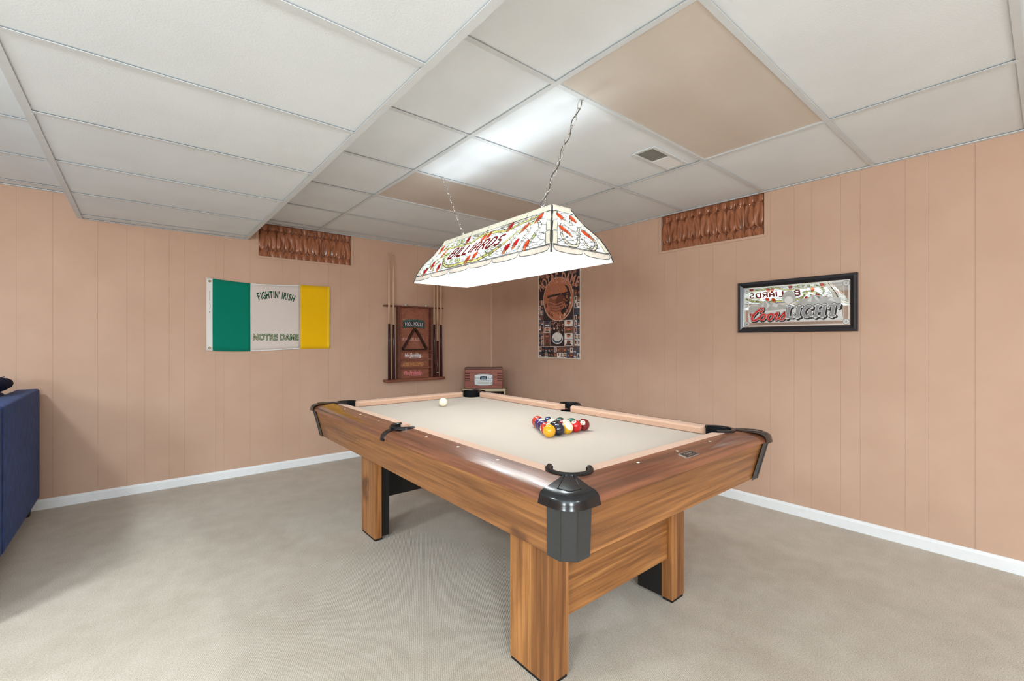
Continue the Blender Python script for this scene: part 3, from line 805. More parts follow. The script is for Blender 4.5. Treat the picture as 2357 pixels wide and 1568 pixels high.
def net(k, ld, rr, cell, skip):
    # jittered honeycomb of thin cames filling the white field between the vines
    V = {}
    def vtx(i, j):
        if (i, j) not in V:
            V[(i, j)] = (i*cell*.5+rr.uniform(-.22, .22)*cell, (j*cell*.29+(.10*cell if (i+j) % 2 else -.10*cell)+rr.uniform(-.14, .14)*cell)/.29+.13)
        return V[(i, j)]
    ok = lambda p: .125 < p[1] < .845 and abs(p[0]) < half(k, min(1, p[1]))-.034 and not skip(*p)
    n = int(.62/(cell*.5))
    for i in range(-n, n+1):
        for j in range(0, int(.75*.29/(cell*.29))+2):
            p = vtx(i, j)
            for q in ([vtx(i+1, j)]+([vtx(i, j+1)] if (i+j) % 2 else [])):
                if ok(p) and ok(q): lead_line(ld, k, [p, q], .0024, .0018)
for k in range(4):
    ld = MB(); long = k in (0, 2)
    H1 = half(k, 1); nr = 6 if long else 2
    # rim blocks
    for i in range(nr):
        a0 = -half(k, .9)+.006+2*(half(k, .9)-.006)*i/nr; a1 = -half(k, .9)+.006+2*(half(k, .9)-.006)*(i+1)/nr
        pl = rrect(a0+.004, a1-.004, .865, .965, .03, .05)
        pane_poly(k, pl, G_CREAM, 'rim_pane'); lead_line(ld, k, pl, .003, .0024, True)
    # top band
    nt = 6 if long else 1
    for i in range(nt):
        h = half(k, .06)-.006; a0 = -h+2*h*i/nt; a1 = -h+2*h*(i+1)/nt
        pl = [(a0+.002, .015), (a1-.002, .015), (a1-.002, .115), (a0+.002, .115)]
        pane_poly(k, pl, G_IVORY, 'top_pane')
        if i: lead_line(ld, k, [(a0, .015), (a0, .12)], .0025)
    lead_line(ld, k, [(-half(k, .12)+.01, .12), (half(k, .12)-.01, .12)], .003)
    lead_line(ld, k, [(-half(k, .85)+.01, .85), (half(k, .85)-.01, .85)], .003)
    # borders along both hips
    for s in (-1, 1):
        w0 = .028
        for t0, t1 in ((.12, .34), (.34, .58), (.58, .85)):
            e0, e1 = half(k, t0)-.004, half(k, t1)-.004
            pl = [(s*e0, t0+.01), (s*e1, t1-.01), (s*(e1-w0), t1-.01), (s*(e0-w0), t0+.01)]
            pane_poly(k, pl, G_IVORY, 'border_pane'); lead_line(ld, k, pl, .0028, .0024, True)
        lead_line(ld, k, [(s*(half(k, t)-.0005), t) for t in TS], .005, .0026)
    if long:
        VN = [([(-.42, .26), (-.28, .29), (-.13, .31), (-.05, .22), (.06, .20), (.20, .27), (.30, .21), (.43, .16)], .018, G_YELLOW),
              ([(-.30, .42), (-.33, .52), (-.27, .74), (-.17, .80), (-.06, .79), (.06, .80), (.19, .70), (.27, .54), (.31, .38), (.42, .26)], .018, G_YELLOW),
              ([(-.49, .80), (-.43, .58), (-.36, .46), (-.30, .46), (-.31, .60), (-.29, .82)], .016, G_GREEN),
              ([(.30, .82), (.31, .56), (.35, .40), (.40, .42), (.40, .62), (.38, .82)], .018, G_IVORY),
              ([(.45, .82), (.47, .60), (.475, .44), (.43, .28)], .016, G_IVORY),
              ([(-.47, .60), (-.47, .44), (-.43, .30), (-.38, .16)], .014, G_GREEN),
              ([(-.40, .82), (-.40, .68), (-.36, .58)], .014, G_YELLOW),
              ([(-.12, .14), (-.06, .17), (.02, .14)], .012, G_IVORY), ([(.12, .16), (.22, .15), (.34, .14)], .012, G_IVORY),
              ([(.10, .66), (.16, .60), (.24, .62)], .014, G_IVORY), ([(.33, .30), (.37, .24), (.45, .24)], .012, G_IVORY)]
        for pts, w, m in VN: ribbon_pane(k, pts, w, m, 'vine', ld)
        PT = [(-.446, .21, 1), (-.371, .36, 2), (-.166, .19, 0), (.003, .27, 1), (.045, .25, 1), (.216, .19, 0), (.43, .20, 1), (.355, .33, 1), (.353, .65, 0), (.440, .74, 1), (.295, .70, 0), (-.034, .72, 1), (.026, .68, 1), (-.426, .64, 0), (-.337, .74, 0), (-.494, .76, 0)]
        rr = random.Random(11+k)
        for a, t, c in PT:
            an = 1.05+rr.uniform(-.35, .35)
            petal(k, a-.016*math.cos(an), t+.064, .020, .011, an+.5, G_PEACH, ld)
            petal(k, a, t, .024, .0165, an, (G_RED, G_ORANGE, G_PEACH)[c], ld)
        net(k, ld, rr, .056, lambda a, t: abs(a) < .275 and .33 < t < .62)
        for i, (a, t) in enumerate(((-.22, .66), (-.16, .68), (.12, .74), (-.33, .20), (-.28, .17), (.47, .62), (.17, .74), (-.24, .20), (-.13, .70), (-.22, .19))):
            pl = [(a+.013*math.cos(q*PI/4)*1.0, t+.055*math.sin(q*PI/4)) for q in range(8)]
            pane_poly(k, pl, G_GREEN, 'leaf_pane', .0010); lead_line(ld, k, pl, .0024, .0024, True)
        letters(k, ld)
    else:
        for s in (-1, 1):
            ribbon_pane(k, [(s*.010+.01, .64), (s*.035+.005, .80), (s*.075, .82), (s*.105, .68), (s*.088, .50)], .016, G_IVORY, 'vine', ld)
            ribbon_pane(k, [(.012, .62), (s*.03, .46), (s*.055, .40), (s*.080, .48)], .012, G_IVORY, 'vine', ld)
            ribbon_pane(k, [(s*.006, .40), (s*.018, .28), (s*.034, .18)], .012, G_IVORY, 'vine', ld)
            petal(k, s*.040, .235, .024, .014, -.9, G_ORANGE, ld); petal(k, s*.070, .53, .030, .016, -.8, G_ORANGE, ld)
            petal(k, s*.070+.018, .60, .020, .009, -1.0, G_PEACH, ld)
    if not long: net(k, ld, random.Random(30+k), .050, lambda a, t: False)
    ld.build('lead_lines', LEAD, lamp)
# bulbs and sockets
for i, y in enumerate((-.395, 0, .395)):
    v, f = sphere_me(.054, 24, 14)
    o = mesh('bulb', [(p[0], p[1], p[2]) for p in v], f, BULBM, lamp, True, (0, y, .074))
    MB().lathe([(.018, .120), (.022, .130), (.022, .170), (.014, .2485)], 14).build('socket', plain('socket_white', (225, 222, 215), .5), lamp, True, loc=(0, y, 0))
# chains
def chain(x0, y0, z0, x1, y1, z1, cord):
    ch = None
    A, B = Vector((x0, y0, z0)), Vector((x1, y1, z1)); d = B-A; n = int(d.length/.0345); st = d/n
    q = d.to_track_quat('Z', 'Y')
    hk = MB().tube([(0, 0, 0), (.004, 0, .010), (.010, 0, .014), (.012, 0, .006), (.006, 0, .000)], .0014, 6)
    part = hk.build('chain', CHROME, lamp); part.location = B-Vector((.004, 0, .004))
    lk = None
    for i in range(n):
        p = A+st*(i+.5)-part.location
        if lk is None:
            pts = [(.0095*math.cos(a), 0, .0215*math.sin(a)) for a in [2*PI*j/14 for j in range(14)]]
            o = MB().tube(pts, .0017, 6, True).build('chain_link', CHROME, part, True); lk = o.data
        else: o = link('chain_link', lk, None, part)
        o.location = p; o.rotation_mode = 'QUATERNION'
        o.rotation_quaternion = q @ Matrix.Rotation((i % 2)*PI/2+.5, 4, 'Z').to_quaternion()
    if cord:
        pts = []
        x = q @ Vector((1, 0, 0)); y = q @ Vector((0, 1, 0))
        for i in range(90):
            u = i/89; a = u*26
            pts.append(tuple(A+d*u+(x*math.cos(a)+y*math.sin(a))*.0072))
        MB().tube(pts, .0019, 6).build('cord', WIRE, lamp, True)
cy, sy_ = math.cos(-LYAW), math.sin(-LYAW)
def loc(x, y, z):
    dx, dy = x-LX, y-LY; return (dx*cy-dy*sy_, dx*sy_+dy*cy, z-LZ)
chain(0, -.327, HZ+.004, *loc(-1.918, -3.182, ZC+.001), True)
chain(0, .336, HZ+.004, *loc(-1.898, -1.985, ZC+.001), False)
for y in (-.327, .336):
    MB().tube([(.011*math.cos(a), y, HZ+.004+.009*math.sin(a)) for a in [PI*j/8 for j in range(9)]], .0018, 6).build('hanging_loop', CHROME, lamp, True)

# ------------------------------------------------------------------ flag on the left wall
FW = {k: m_cloth('flag_%s' % k, c) for k, c in dict(green=(7, 126, 104), white=(222, 210, 204), gold=(244, 190, 16), header=(236, 234, 230), hem=(240, 238, 236), goldhem=(248, 206, 52)).items()}
FX0 = -2.966; FZ = 1.085
flag = thing('wall_flag', 'green, white and gold flag with fighting Irish lettering on panelled wall', 'flag', (FX0, -.004, FZ), ROT_L)
FB = [0, .042, .319, .727, .992]
def ftop(x): return [.608, .606, .597, .588, .606][0]*(1-x/.992)+.606*(x/.992)-.020*math.sin(PI*min(1, x/.727))+.001
def fbot(x): return .004-.012*math.sin(PI*min(1, x/.66))+.006*(x/.992)
def fz(x, y): return .006+.0035*math.sin(x*13+y*3)+.003*math.sin(x*5-y*9+1)
def fpanel(name, x0, x1, mat, v0=0, v1=1, dz=0, nx=14, ny=14):
    vs = []; fs = []
    for i in range(nx+1):
        x = x0+(x1-x0)*i/nx
        for j in range(ny+1):
            v = v0+(v1-v0)*j/ny; y = fbot(x)+(ftop(x)-fbot(x))*v; vs.append((x, y, fz(x, y)+dz))
    for i in range(nx):
        for j in range(ny): a = i*(ny+1)+j; fs.append((a, a+ny+1, a+ny+2, a+1))
    o = mesh(name, vs, fs, mat, flag, True); md = o.modifiers.new('t', 'SOLIDIFY'); md.thickness = .0008; md.offset = -1
    return o
fpanel('header_band', FB[0], FB[1], FW['header']); fpanel('green_panel', FB[1], FB[2], FW['green'])
fpanel('white_panel', FB[2], FB[3], FW['white']); fpanel('gold_panel', FB[3], FB[4], FW['gold'])
for v0, v1 in ((0, .015), (.985, 1)): fpanel('hem', FB[2]+.002, FB[3], FW['hem'], v0, v1, .0008, 14, 1)
fpanel('hem', FB[2], FB[2]+.005, FW['hem'], 0, 1, .0009, 1, 14); fpanel('hem', FB[3]-.005, FB[3], FW['hem'], 0, 1, .0009, 1, 14)
fpanel('hem', FB[4]-.022, FB[4], FW['goldhem'], 0, 1, .0009, 2, 14)
BRASS = plain('brass', (150, 112, 50), .3, .9)
for y, in ((.580,), (.026,)):
    MB().tube([(.021+.0065*math.cos(2*PI*k/14), y+.0065*math.sin(2*PI*k/14), 0) for k in range(14)], .0028, 6, True).build('grommet', BRASS, flag, True, loc=(0, 0, fz(.021, y)+.001))
INKG = plain('green_ink', (18, 110, 78), .8); INKP = plain('pale_ink', (226, 226, 190), .8); INKGREY = plain('grey_ink', (176, 172, 168), .8)
mb = MB(); arc_text(mb, "FIGHTIN' IRISH", .088, .523, .470, .42, .0275, .0140, 0, .0030, .46)
arc = mb.build('lettering', INKG, flag)
mb = MB(); put_text(mb, 'NOTRE DAME', .076, .523, .092, .0140, 0, .0044, 0, .74, 0, 1.08); put_text(mb, 'NOTRE DAME', .076, .523, .092, .0170, 1, -.0004, 0, .74, 0, 1.08)
mb.build('lettering', [INKG, INKP], flag)
mb = MB(); ribbon(mb, [(.021, .42), (.021, .50)], .004, .0125); ribbon(mb, spline([(.018, .40, 0), (.026, .385, 0), (.024, .36, 0), (.019, .345, 0)], 4), .003, .0125); mb.flat([(.018, .318), (.025, .318), (.025, .332), (.018, .332)], .0125)
mb.build('header_print', INKGREY, flag)
# hem printed letters follow the cloth: nudge them onto the waves
for o in flag.children:
    if o.name.startswith('lettering') or o.name.startswith('header_print'):
        for v in o.data.vertices: v.co.z = fz(v.co.x, v.co.y)+.0016+(.0018 if v.co.z > .0155 else 0)

# ------------------------------------------------------------------ cue rack on the left wall
RW = wood('rack_cherry', (120, 66, 50), (166, 102, 80), (184, 122, 98), 2, .4, False, 1.6)
RWX = wood('rack_cherry_x', (104, 56, 42), (150, 90, 70), (168, 106, 84), 0, .4, False, 1.6)
RD = wood('rack_dark', (84, 44, 34), (118, 70, 56), (132, 82, 66), 2, .45, False, 1.6)
rk = thing('cue_rack', 'wooden wall cue rack with pool house signs and shelves', 'cue rack', (-1.0755, -.0015, .735), ROT_L)
HB = .196
MB().box(-HB+.012, HB-.012, .03, .80, 0, .010).build('back_panel', RW, rk)
for s in (-1, 1): MB().box(s*HB-.009, s*HB+.009, .030, .798, 0, .062).build('side_board', RD, rk, bevel=.002, seg=1)
for y in (.145, .236, .328): MB().box(-HB+.009, HB-.009, y-.010, y, .010, .058).build('shelf', RWX, rk, bevel=.0015, seg=1)
CUX = [-.312, -.262, .196+.028, .266, .312]
BX0 = -.355
mb = MB().box(-.355, .353, .796, .812, 0, .012)
mb.box(-.355, .353, .796, .812, .012, .045)
mb.build('top_bar', RD, rk, bevel=.004, seg=2)
MB().box(-.355, .353, 0, .030, 0, .085).build('base_bar', RWX, rk, bevel=.006, seg=2)
S1 = plain('sign_teal', (60, 96, 92), .6); S2 = plain('sign_cream', (214, 206, 214), .6); S3 = plain('sign_dark', (40, 34, 36), .6)
mb = MB()
band = [(.130*math.sin(a), .16*math.cos(a)*1.0) for a in (-.9, -.45, 0, .45, .9)]
def archband(w, y0, h, rise, z, mi):
    n = 12; p = [(-w+2*w*i/n, y0+rise*(1-((-1+2*i/n)**2))) for i in range(n+1)]; q = [(x, y+h) for x, y in p]
    mb.add([(x, y, z) for x, y in p+q], [(i, i+1, i+n+2, i+n+1) for i in range(n)], mi)
archband(.132, .568, .078, .014, .0106, 2); archband(.128, .574, .082, .014, .0110, 0)
archband(.118, .586, .050, .012, .0114, 2)
arc_text(mb, 'POOL HOUSE', .056, 0, .603, .55, .0228, .0118, 1, .0018, .52)
mb.build('sign_plaque', [S1, S2, S3], rk)
PK = plain('sign_pink', (226, 168, 160), .6); WT = plain('sign_white', (234, 230, 232), .6); GD = plain('sign_gold', (206, 146, 92), .6); RP_ = plain('sign_rose', (226, 130, 140), .6)
def sign(body, size, y, m, sx, sh=0, bold=.0012, swash=False):
    mb = MB(); put_text(mb, body, size, -.015, y, .0112, 0, bold, sh, sx)
    if swash: ribbon(mb, spline([(-.06, y-.004, 0), (-.01, y-.012, 0), (.05, y-.010, 0), (.10, y+.004, 0)], 5), .005, .0112)
    mb.build('sign_lettering', m, rk)
sign('NO HUSTLERS ALLOWED', .046, .436, PK, .50)
sign('No Gambling', .058, .258, WT, .62, .25, .002, True)
sign('LADIES WELCOMED', .050, .162, GD, .60)
sign('No Profanity', .060, .066, RP_, .66, .2, .0024, True)
for x in (-.115, .130):
    MB().lathe([(.010, 0), (.013, .004), (.013, .018), (.010, .020), (.008, .006)], 14).build('chalk_cup', plain('chalk_cup_clear', (206, 196, 186), .15), rk, True).matrix_local = Matrix.Translation((x, .812, .040)) @ Matrix.Rotation(-PI/2, 4, 'X')
# cues: things of their own
MAPLE = wood('cue_maple', (206, 168, 134), (226, 190, 158), (236, 204, 174), 2, .3, False, 2)
CUEB = wood('cue_butt', (34, 14, 18), (58, 26, 30), (72, 34, 36), 2, .2, False, 2)
CUER = wood('cue_butt_rosewood', (66, 20, 20), (96, 34, 30), (110, 44, 38), 2, .2, False, 2)
TIP = plain('cue_tip', (200, 150, 130), .7); RINGM = plain('cue_ring', (210, 205, 200), .3, .6)
CL = [('maple pool cue with dark butt, nearest the flag in the wall rack', 2.088, 0), ('maple pool cue with dark butt, second from the flag in the rack', 2.074, 0),
      ('maple pool cue with dark butt just beside the rack shelves, corner side', 2.100, 0), ('pool cue with spliced rosewood butt between two dark-butted cues', 2.110, 1), ('maple pool cue with dark butt, nearest the room corner in rack', 2.096, 0)]
for x, (lab, ztop, spl) in zip(CUX, CL):
    X0 = -1.0755+x; z0 = .7655; L = ztop-z0
    c = thing('pool_cue', lab, 'pool cue', (X0, -.067, z0), (-.008, 0, 0), 'cues in the wall rack')
    rad = lambda u: .0148*(1-u)+.0062*u
    sp = .44 if not spl else .30
    MB().lathe([(.012, 0), (.0148, .006), (rad(.3), L*.3), (rad(sp), L*sp)], 14).build('butt', CUER if spl else CUEB, c, True)
    MB().lathe([(rad(sp), L*sp), (rad(.8), L*.8), (.0062, L-.012)], 14).build('shaft', MAPLE, c, True)
    if spl:
        for k in range(4):
            a = k*PI/2+.4; mbp = MB()
            pts = [Vector((math.cos(a), math.sin(a), 0))*(rad(.30)+.0003), ]
            r = rad(.42)+.0008
            vs = []
            for w_, zz in ((-.8, L*.30), (-.4, L*.38), (0, L*.47)): pass
            for aa, zz in ((a-.75, L*.30), (a+.75, L*.30), (a+.38, L*.39), (a, L*.48), (a-.38, L*.39)):
                rr_ = rad(zz/L)+.0006; vs.append((rr_*math.cos(aa), rr_*math.sin(aa), zz))
            mesh('splice_point', vs, [(0, 1, 2, 3, 4)], CUER, c)
        MB().lathe([(rad(.03)+.0005, .045), (rad(.04)+.0005, .055)], 14).build('ring', RINGM, c, True)
    MB().lathe([(.0062, L-.012), (.0062, L-.002), (.004, L)], 12).build('tip', TIP, c, True)
# triangle on the rack's top shelf
tr = thing('ball_triangle', 'dark wooden ball triangle leaning in the cue rack', 'ball triangle', (-1.0755, -.0015, .735+.3285), ROT_L)
TRM = wood('triangle_wood', (34, 18, 14), (56, 32, 24), (66, 40, 30), 0, .35, False, 2)
def rtri(r, rc, n=6):
    c = [(0, .262-r*1.9), (-.158+r*1.55, r), (.158-r*1.55, r)]; out = []
    for i, (x, y) in enumerate(c):
        a0 = [PI/6, PI*5/6+.0, PI*1.5][i]; a0 = [math.radians(31), math.radians(149), math.radians(270)][i]; a1 = [math.radians(149), math.radians(270), math.radians(391)][i]
        for k in range(n+1): a = a0+(a1-a0)*k/n; out.append((x+rc*math.cos(a), y+rc*math.sin(a)))
    return out
o1 = rtri(.022, .022); o2 = rtri(.022, .006)
n = len(o1); vs = [(x, y, z) for z in (.012, .052) for x, y in o1]+[(x, y, z) for z in (.012, .052) for x, y in o2]
fs = []
for i in range(n):
    j = (i+1) % n
    fs += [(i, j, n+j, n+i), (2*n+i, 3*n+i, 3*n+j, 2*n+j), (n+i, n+j, 3*n+j, 3*n+i), (i, 2*n+i, 2*n+j, j)]
mesh('frame', vs, fs, TRM, tr)

# ------------------------------------------------------------------ smocked curtains in the windows
def m_satin():
    t = NT('brown_satin'); n = t.noise(3, 4, t.obj((6, 1, 26)), .8); g = t.noise(22, 2, t.obj())
    c = t.ramp(n.outputs['Fac'], [(.28, lin((108, 58, 34))), (.5, lin((162, 98, 64))), (.75, lin((196, 134, 96)))])
    t.set(.26, 0, .55, c, .25); t.bump(g.outputs['Fac'], .25, .004); return t.m
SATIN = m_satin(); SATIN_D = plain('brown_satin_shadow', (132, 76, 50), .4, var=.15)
def lobe_mesh(w, h, d, seed, v0=0, v1=1, nx=10, ny=14):
    r = random.Random(seed); ph = r.uniform(0, 6); bend = r.uniform(-.006, .006); crease = r.uniform(-.35, .35)
    vs = []; fs = []
    for j in range(ny+1):
        v = v0+(v1-v0)*j/ny
        p = math.sin(PI*min(1, max(0, v)))**.30 if 0 < v < 1 else 0
        ww = w*(.14+.86*p)
        for i in range(nx+1):
            u = -1+2*i/nx
            z = d*(max(0, 1-u*u)**.5)*(.25+.75*p)
            z -= d*.42*p*math.exp(-((u-crease-.25*math.sin(4*v+ph))/.28)**2)
            z += d*.34*math.exp(-((abs(u)-.80)/.12)**2)
            vs.append((u*ww/2+bend*math.sin(PI*v), h*(v-.5), z))
    for j in range(ny):
        for i in range(nx): a = j*(nx+1)+i; fs.append((a, a+1, a+nx+2, a+nx+1))
    me = bpy.data.meshes.new('pleat'); me.from_pydata(vs, [], fs); me.materials.append(SATIN)
    for p in me.polygons: p.use_smooth = True
    return me
def curtain(loc_, rot, label, nl, seed, Wd):
    t = thing('window_curtain', label, 'curtain', loc_, rot)
    Hh = .292; r = random.Random(seed)
    vs = []; fs = []; nx = 90; ny = 3
    for j in range(ny+1):
        for i in range(nx+1):
            x = -Wd/2+Wd*i/nx; vs.append((x, .001+(Hh+.025)*j/ny, .004*math.sin(x*2*PI*nl/Wd*2)))
    for j in range(ny):
        for i in range(nx): a = j*(nx+1)+i; fs.append((a, a+1, a+nx+2, a+nx+1))
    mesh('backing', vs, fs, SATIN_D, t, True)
    pw = (Wd-.016)/nl; hc = .178
    mids = [lobe_mesh(pw*1.24, hc, .023, seed+k) for k in range(5)]
    lows = [lobe_mesh(pw*1.2, .12, .018, seed+9+k, .50, 1, ny=7) for k in range(3)]
    tops = [lobe_mesh(pw*1.2, .11, .018, seed+19+k, 0, .52, ny=7) for k in range(3)]
    for i in range(nl):
        x = -Wd/2+.008+pw*(i+.5); c = .148+r.uniform(-.008, .008)
        o = link('pleat', r.choice(mids), None, t, loc=(x, c, .004)); o.rotation_euler = (0, 0, r.uniform(-.06, .06)); o.scale = (r.choice((1, -1))*r.uniform(.92, 1.06), r.uniform(.95, 1.03), r.uniform(.85, 1.1))
        link('pleat', r.choice(lows), None, t, loc=(x, .002, .003))
        link('pleat', r.choice(tops), None, t, loc=(x, Hh-.003, .003))
        # gathering threads where the pleats are pinched
        for y in (.148-hc/2, .148+hc/2):
            link('smocking_knot', KNOT, None, t, loc=(x, y, .010))
KNOT = bpy.data.meshes.new('smocking_knot')
_m = MB().lathe([(.001, -.006), (.006, -.003), (.007, 0), (.006, .003), (.001, .006)], 8); KNOT.from_pydata(_m.v, [], _m.f); KNOT.materials.append(SATIN)
curtain(((WLA+WLB)/2, .027, SILL+.0015), ROT_L, 'glossy brown smocked curtain in the small window above the flag', 12, 40, WLB-WLA-.004)
curtain((.027, (WRA+WRB)/2, SILL+.0015), ROT_R, 'glossy brown smocked curtain in the small window above the beer mirror', 12, 80, WRB-WRA-.004)

# ------------------------------------------------------------------ poster on the right wall
PW, PH = .622, .968
ps = thing('football_poster', 'framed college football collage poster on panelled wall', 'poster', (-.001, -1.1745, .982), ROT_R)
FRM = plain('poster_frame_cream', (222, 206, 190), .4)
mb = MB(); e = .0065
for a in (-1, 1): mb.box(a*(PW/2-e)-e, a*(PW/2-e)+e, 0, PH, 0, .012); mb.box(-PW/2+2*e, PW/2-2*e, PH/2+a*(PH/2-e)-e, PH/2+a*(PH/2-e)+e, 0, .012)
mb.build('frame', FRM, ps, bevel=.002, seg=1)
MB().box(-PW/2+.002, PW/2-.002, .002, PH-.002, 0, .006).build('backing_board', plain('poster_black', (52, 42, 46), .35, var=.3, scale=14), ps)
pal = [(46, 38, 44), (196, 128, 104), (224, 198, 186), (120, 70, 58), (70, 88, 112), (234, 228, 224), (58, 78, 64), (198, 124, 90), (150, 92, 74)]
PM = [plain('print_%d' % i, c, .4, var=.18, scale=70) for i, c in enumerate(pal)]
PL = lambda u, v: ((u-555)*.00103, (1410-v)*.000766)
mb = MB(); rp = random.Random(5)
def thumb(u0, u1, v0, v1, z=.0064):
    a = PL(u0, v1); b_ = PL(u1, v0)
    mb.flat([(a[0], a[1]), (b_[0], a[1]), (b_[0], b_[1]), (a[0], b_[1])], z, rp.choice((2, 5, 4, 0, 8)))
    cx, cy = (a[0]+b_[0])/2, (a[1]+b_[1])/2; w, h = b_[0]-a[0], b_[1]-a[1]
    mb.flat(ell(cx, cy-h*.40, w*.42, h*.30, 10, 0, PI), z+.0002, rp.choice((0, 4, 6, 5)))
    mb.flat(ell(cx, cy+h*.06, w*.24, h*.27, 10), z+.0003, rp.choice((1, 1, 3, 7)))
    mb.flat(ell(cx, cy+h*.16, w*.27, h*.22, 10, 0, PI), z+.0004, rp.choice((0, 0, 3)))
for r_ in range(9):
    for c_ in range(2):
        thumb(264+c_*36, 296+c_*36, 590+r_*72, 655+r_*72); thumb(772+c_*40, 808+c_*40, 492+r_*83, 568+r_*83)
for r_ in range(2):
    for c_ in range(13): thumb(264+c_*45, 305+c_*45, 1258+r_*72, 1322+r_*72)
for c_, m in ((345, 7), (640, 4)):
    for r_ in range(4): thumb(c_, c_+88+(c_ > 500)*22, 885+r_*88, 968+r_*88)
for i in range(70):
    p = PL(rp.uniform(450, 632), rp.uniform(895, 1040)); mb.flat(ell(p[0], p[1], .007, .007, 8), .0066+rp.uniform(0, .0003), rp.choice((1, 2, 3, 8, 0)))
mb.build('photo_prints', PM, ps)
mb = MB()
p = PL(548, 590); mb.flat(ell(p[0], p[1], .222, .232, 36), .0070, 2); mb.flat(ell(p[0], p[1], .214, .225, 36), .0072, 7)
mb.flat(ell(p[0]+.04, p[1]+.03, .15, .165, 30), .0074, 1); mb.flat(ell(p[0]+.10, p[1]-.02, .085, .16, 26), .0076, 0)
# generic football helmet: shell, brim shadow, face opening, bars
mb.flat(ell(p[0]-.015, p[1]+.055, .155, .115, 30, 0, PI), .0078, 7); mb.flat(ell(p[0]-.05, p[1]+.075, .085, .075, 24), .0080, 1)
mb.flat([(p[0]-.165, p[1]+.02), (p[0]+.14, p[1]+.05), (p[0]+.15, p[1]+.068), (p[0]-.15, p[1]+.045)], .0081, 0)
mb.flat(ell(p[0]-.02, p[1]-.045, .125, .095, 26), .0079, 8); mb.flat(ell(p[0]+.04, p[1]-.03, .07, .075, 22), .0082, 3)
for k in range(3): ribbon(mb, [(p[0]-.12, p[1]-.03-.035*k), (p[0]-.02, p[1]-.055-.03*k), (p[0]+.08, p[1]-.035-.03*k)], .009, .0084, 1)
for k in range(26):
    a = PI+PI*k/25; x, y = p[0]+.185*math.cos(a), p[1]+.195*math.sin(a)
    mb.flat(ell(x, y, .013, .016, 9), .0083, rp.choice((1, 7, 8, 3, 2)))
for k in range(90):
    a = rp.uniform(0, 2*PI); q = rp.uniform(.3, .92); x, y = p[0]+.20*q*math.cos(a), p[1]+.21*q*math.sin(a)
    if y > p[1]+.06: continue
    mb.flat(ell(x, y, rp.uniform(.004, .012), rp.uniform(.006, .016), 7, rot=rp.uniform(0, 3)), .00835+rp.uniform(0, .0002), rp.choice((1, 7, 8, 3, 8, 7)))
# panel frame lines and stadium
for u0, u1, v0, v1 in ((440, 640, 888, 1242), (336, 342, 880, 1242), (757, 763, 480, 1242)):
    a = PL(u0, v1); b_ = PL(u1, v0)
    if u1-u0 > 20:
        for w in ([(a[0], a[1]), (b_[0], a[1])], [(a[0], b_[1]), (b_[0], b_[1])], [(a[0], a[1]), (a[0], b_[1])], [(b_[0], a[1]), (b_[0], b_[1])]): ribbon(mb, w, .004, .0072, 2, False, False)
    else: mb.flat([(a[0], a[1]), (b_[0], a[1]), (b_[0], b_[1]), (a[0], b_[1])], .0072, 2)
a = PL(262, 1246); b_ = PL(850, 1246); ribbon(mb, [a, b_], .006, .0072, 2, False, False)
q_ = PL(540, 1130); mb.flat(ell(q_[0], q_[1], .082, .062, 26), .0074, 5); mb.flat(ell(q_[0], q_[1]-.012, .070, .038, 24), .0076, 4); mb.flat(ell(q_[0], q_[1]+.004, .058, .036, 24), .0078, 5)
mb.build('artwork', PM, ps)
mb = MB(); arc_text(mb, 'NOTRE DAME', .150, 0, .800, .52, .0575, .0086, 0, .004, .58)
arc_text(mb, 'IRISH', .062, .20, .872, 3, .026, .0086, 0, .001, .6); arc_text(mb, 'FOOTBALL', .038, .232, .742, 3, .0155, .0086, 0, .001, .6)
arc_text(mb, 'FIGHTING', .062, -.215, .872, 3, .022, .0086, 0, .001, .55)
mb.build('lettering', plain('print_copper', (214, 152, 128), .4), ps)

# ------------------------------------------------------------------ beer mirror on the right wall
MW, MH = .712, .360
bm_ = thing('beer_mirror', 'black framed beer mirror with red and silver lettering', 'framed mirror', (-.001, -3.3715, 1.231), ROT_R)
FRB = plain('black_lacquer_frame', (30, 31, 38), .28, spec=.6, var=.08)
fw_ = .038
prof = [(0, 0), (0, .020), (.006, .026), (.018, .027), (.026, .021), (.032, .019), (fw_, .014), (fw_, 0)]
def fr_side(name, L, f):
    MB().ext(prof, lambda h: -L/2+h, lambda h: L/2-h, f).build('frame_side', FRB, bm_, auto=True)
fr_side('b', MW, lambda h, a, z: (a, h, z)); fr_side('t', MW, lambda h, a, z: (a, MH-h, z))
fr_side('l', MH, lambda h, a, z: (-MW/2+h, MH/2+a, z)); fr_side('r', MH, lambda h, a, z: (MW/2-h, MH/2+a, z))
def m_mirror():
    t = NT('silver_mirror'); n = t.noise(2, 1, t.obj()); t.set(.015, 1, .5, t.ramp(n.outputs['Fac'], [(.2, (.86, .87, .87, 1)), (.8, (.9, .9, .9, 1))])); return t.m
MIR = m_mirror()
IW, IH = MW/2-fw_, MH-2*fw_
MB().box(-IW-.002, IW+.002, fw_-.002, MH-fw_+.002, .004, .008).build('mirror_glass', MIR, bm_)
SILV = plain('silver_print', (188, 190, 188), .35, .35, var=.12, scale=24); SILD = plain('silver_print_dark', (128, 130, 130), .4, .3); SILW = plain('silver_print_pale', (224, 226, 226), .4, .1)
mb = MB(); zM = .0084
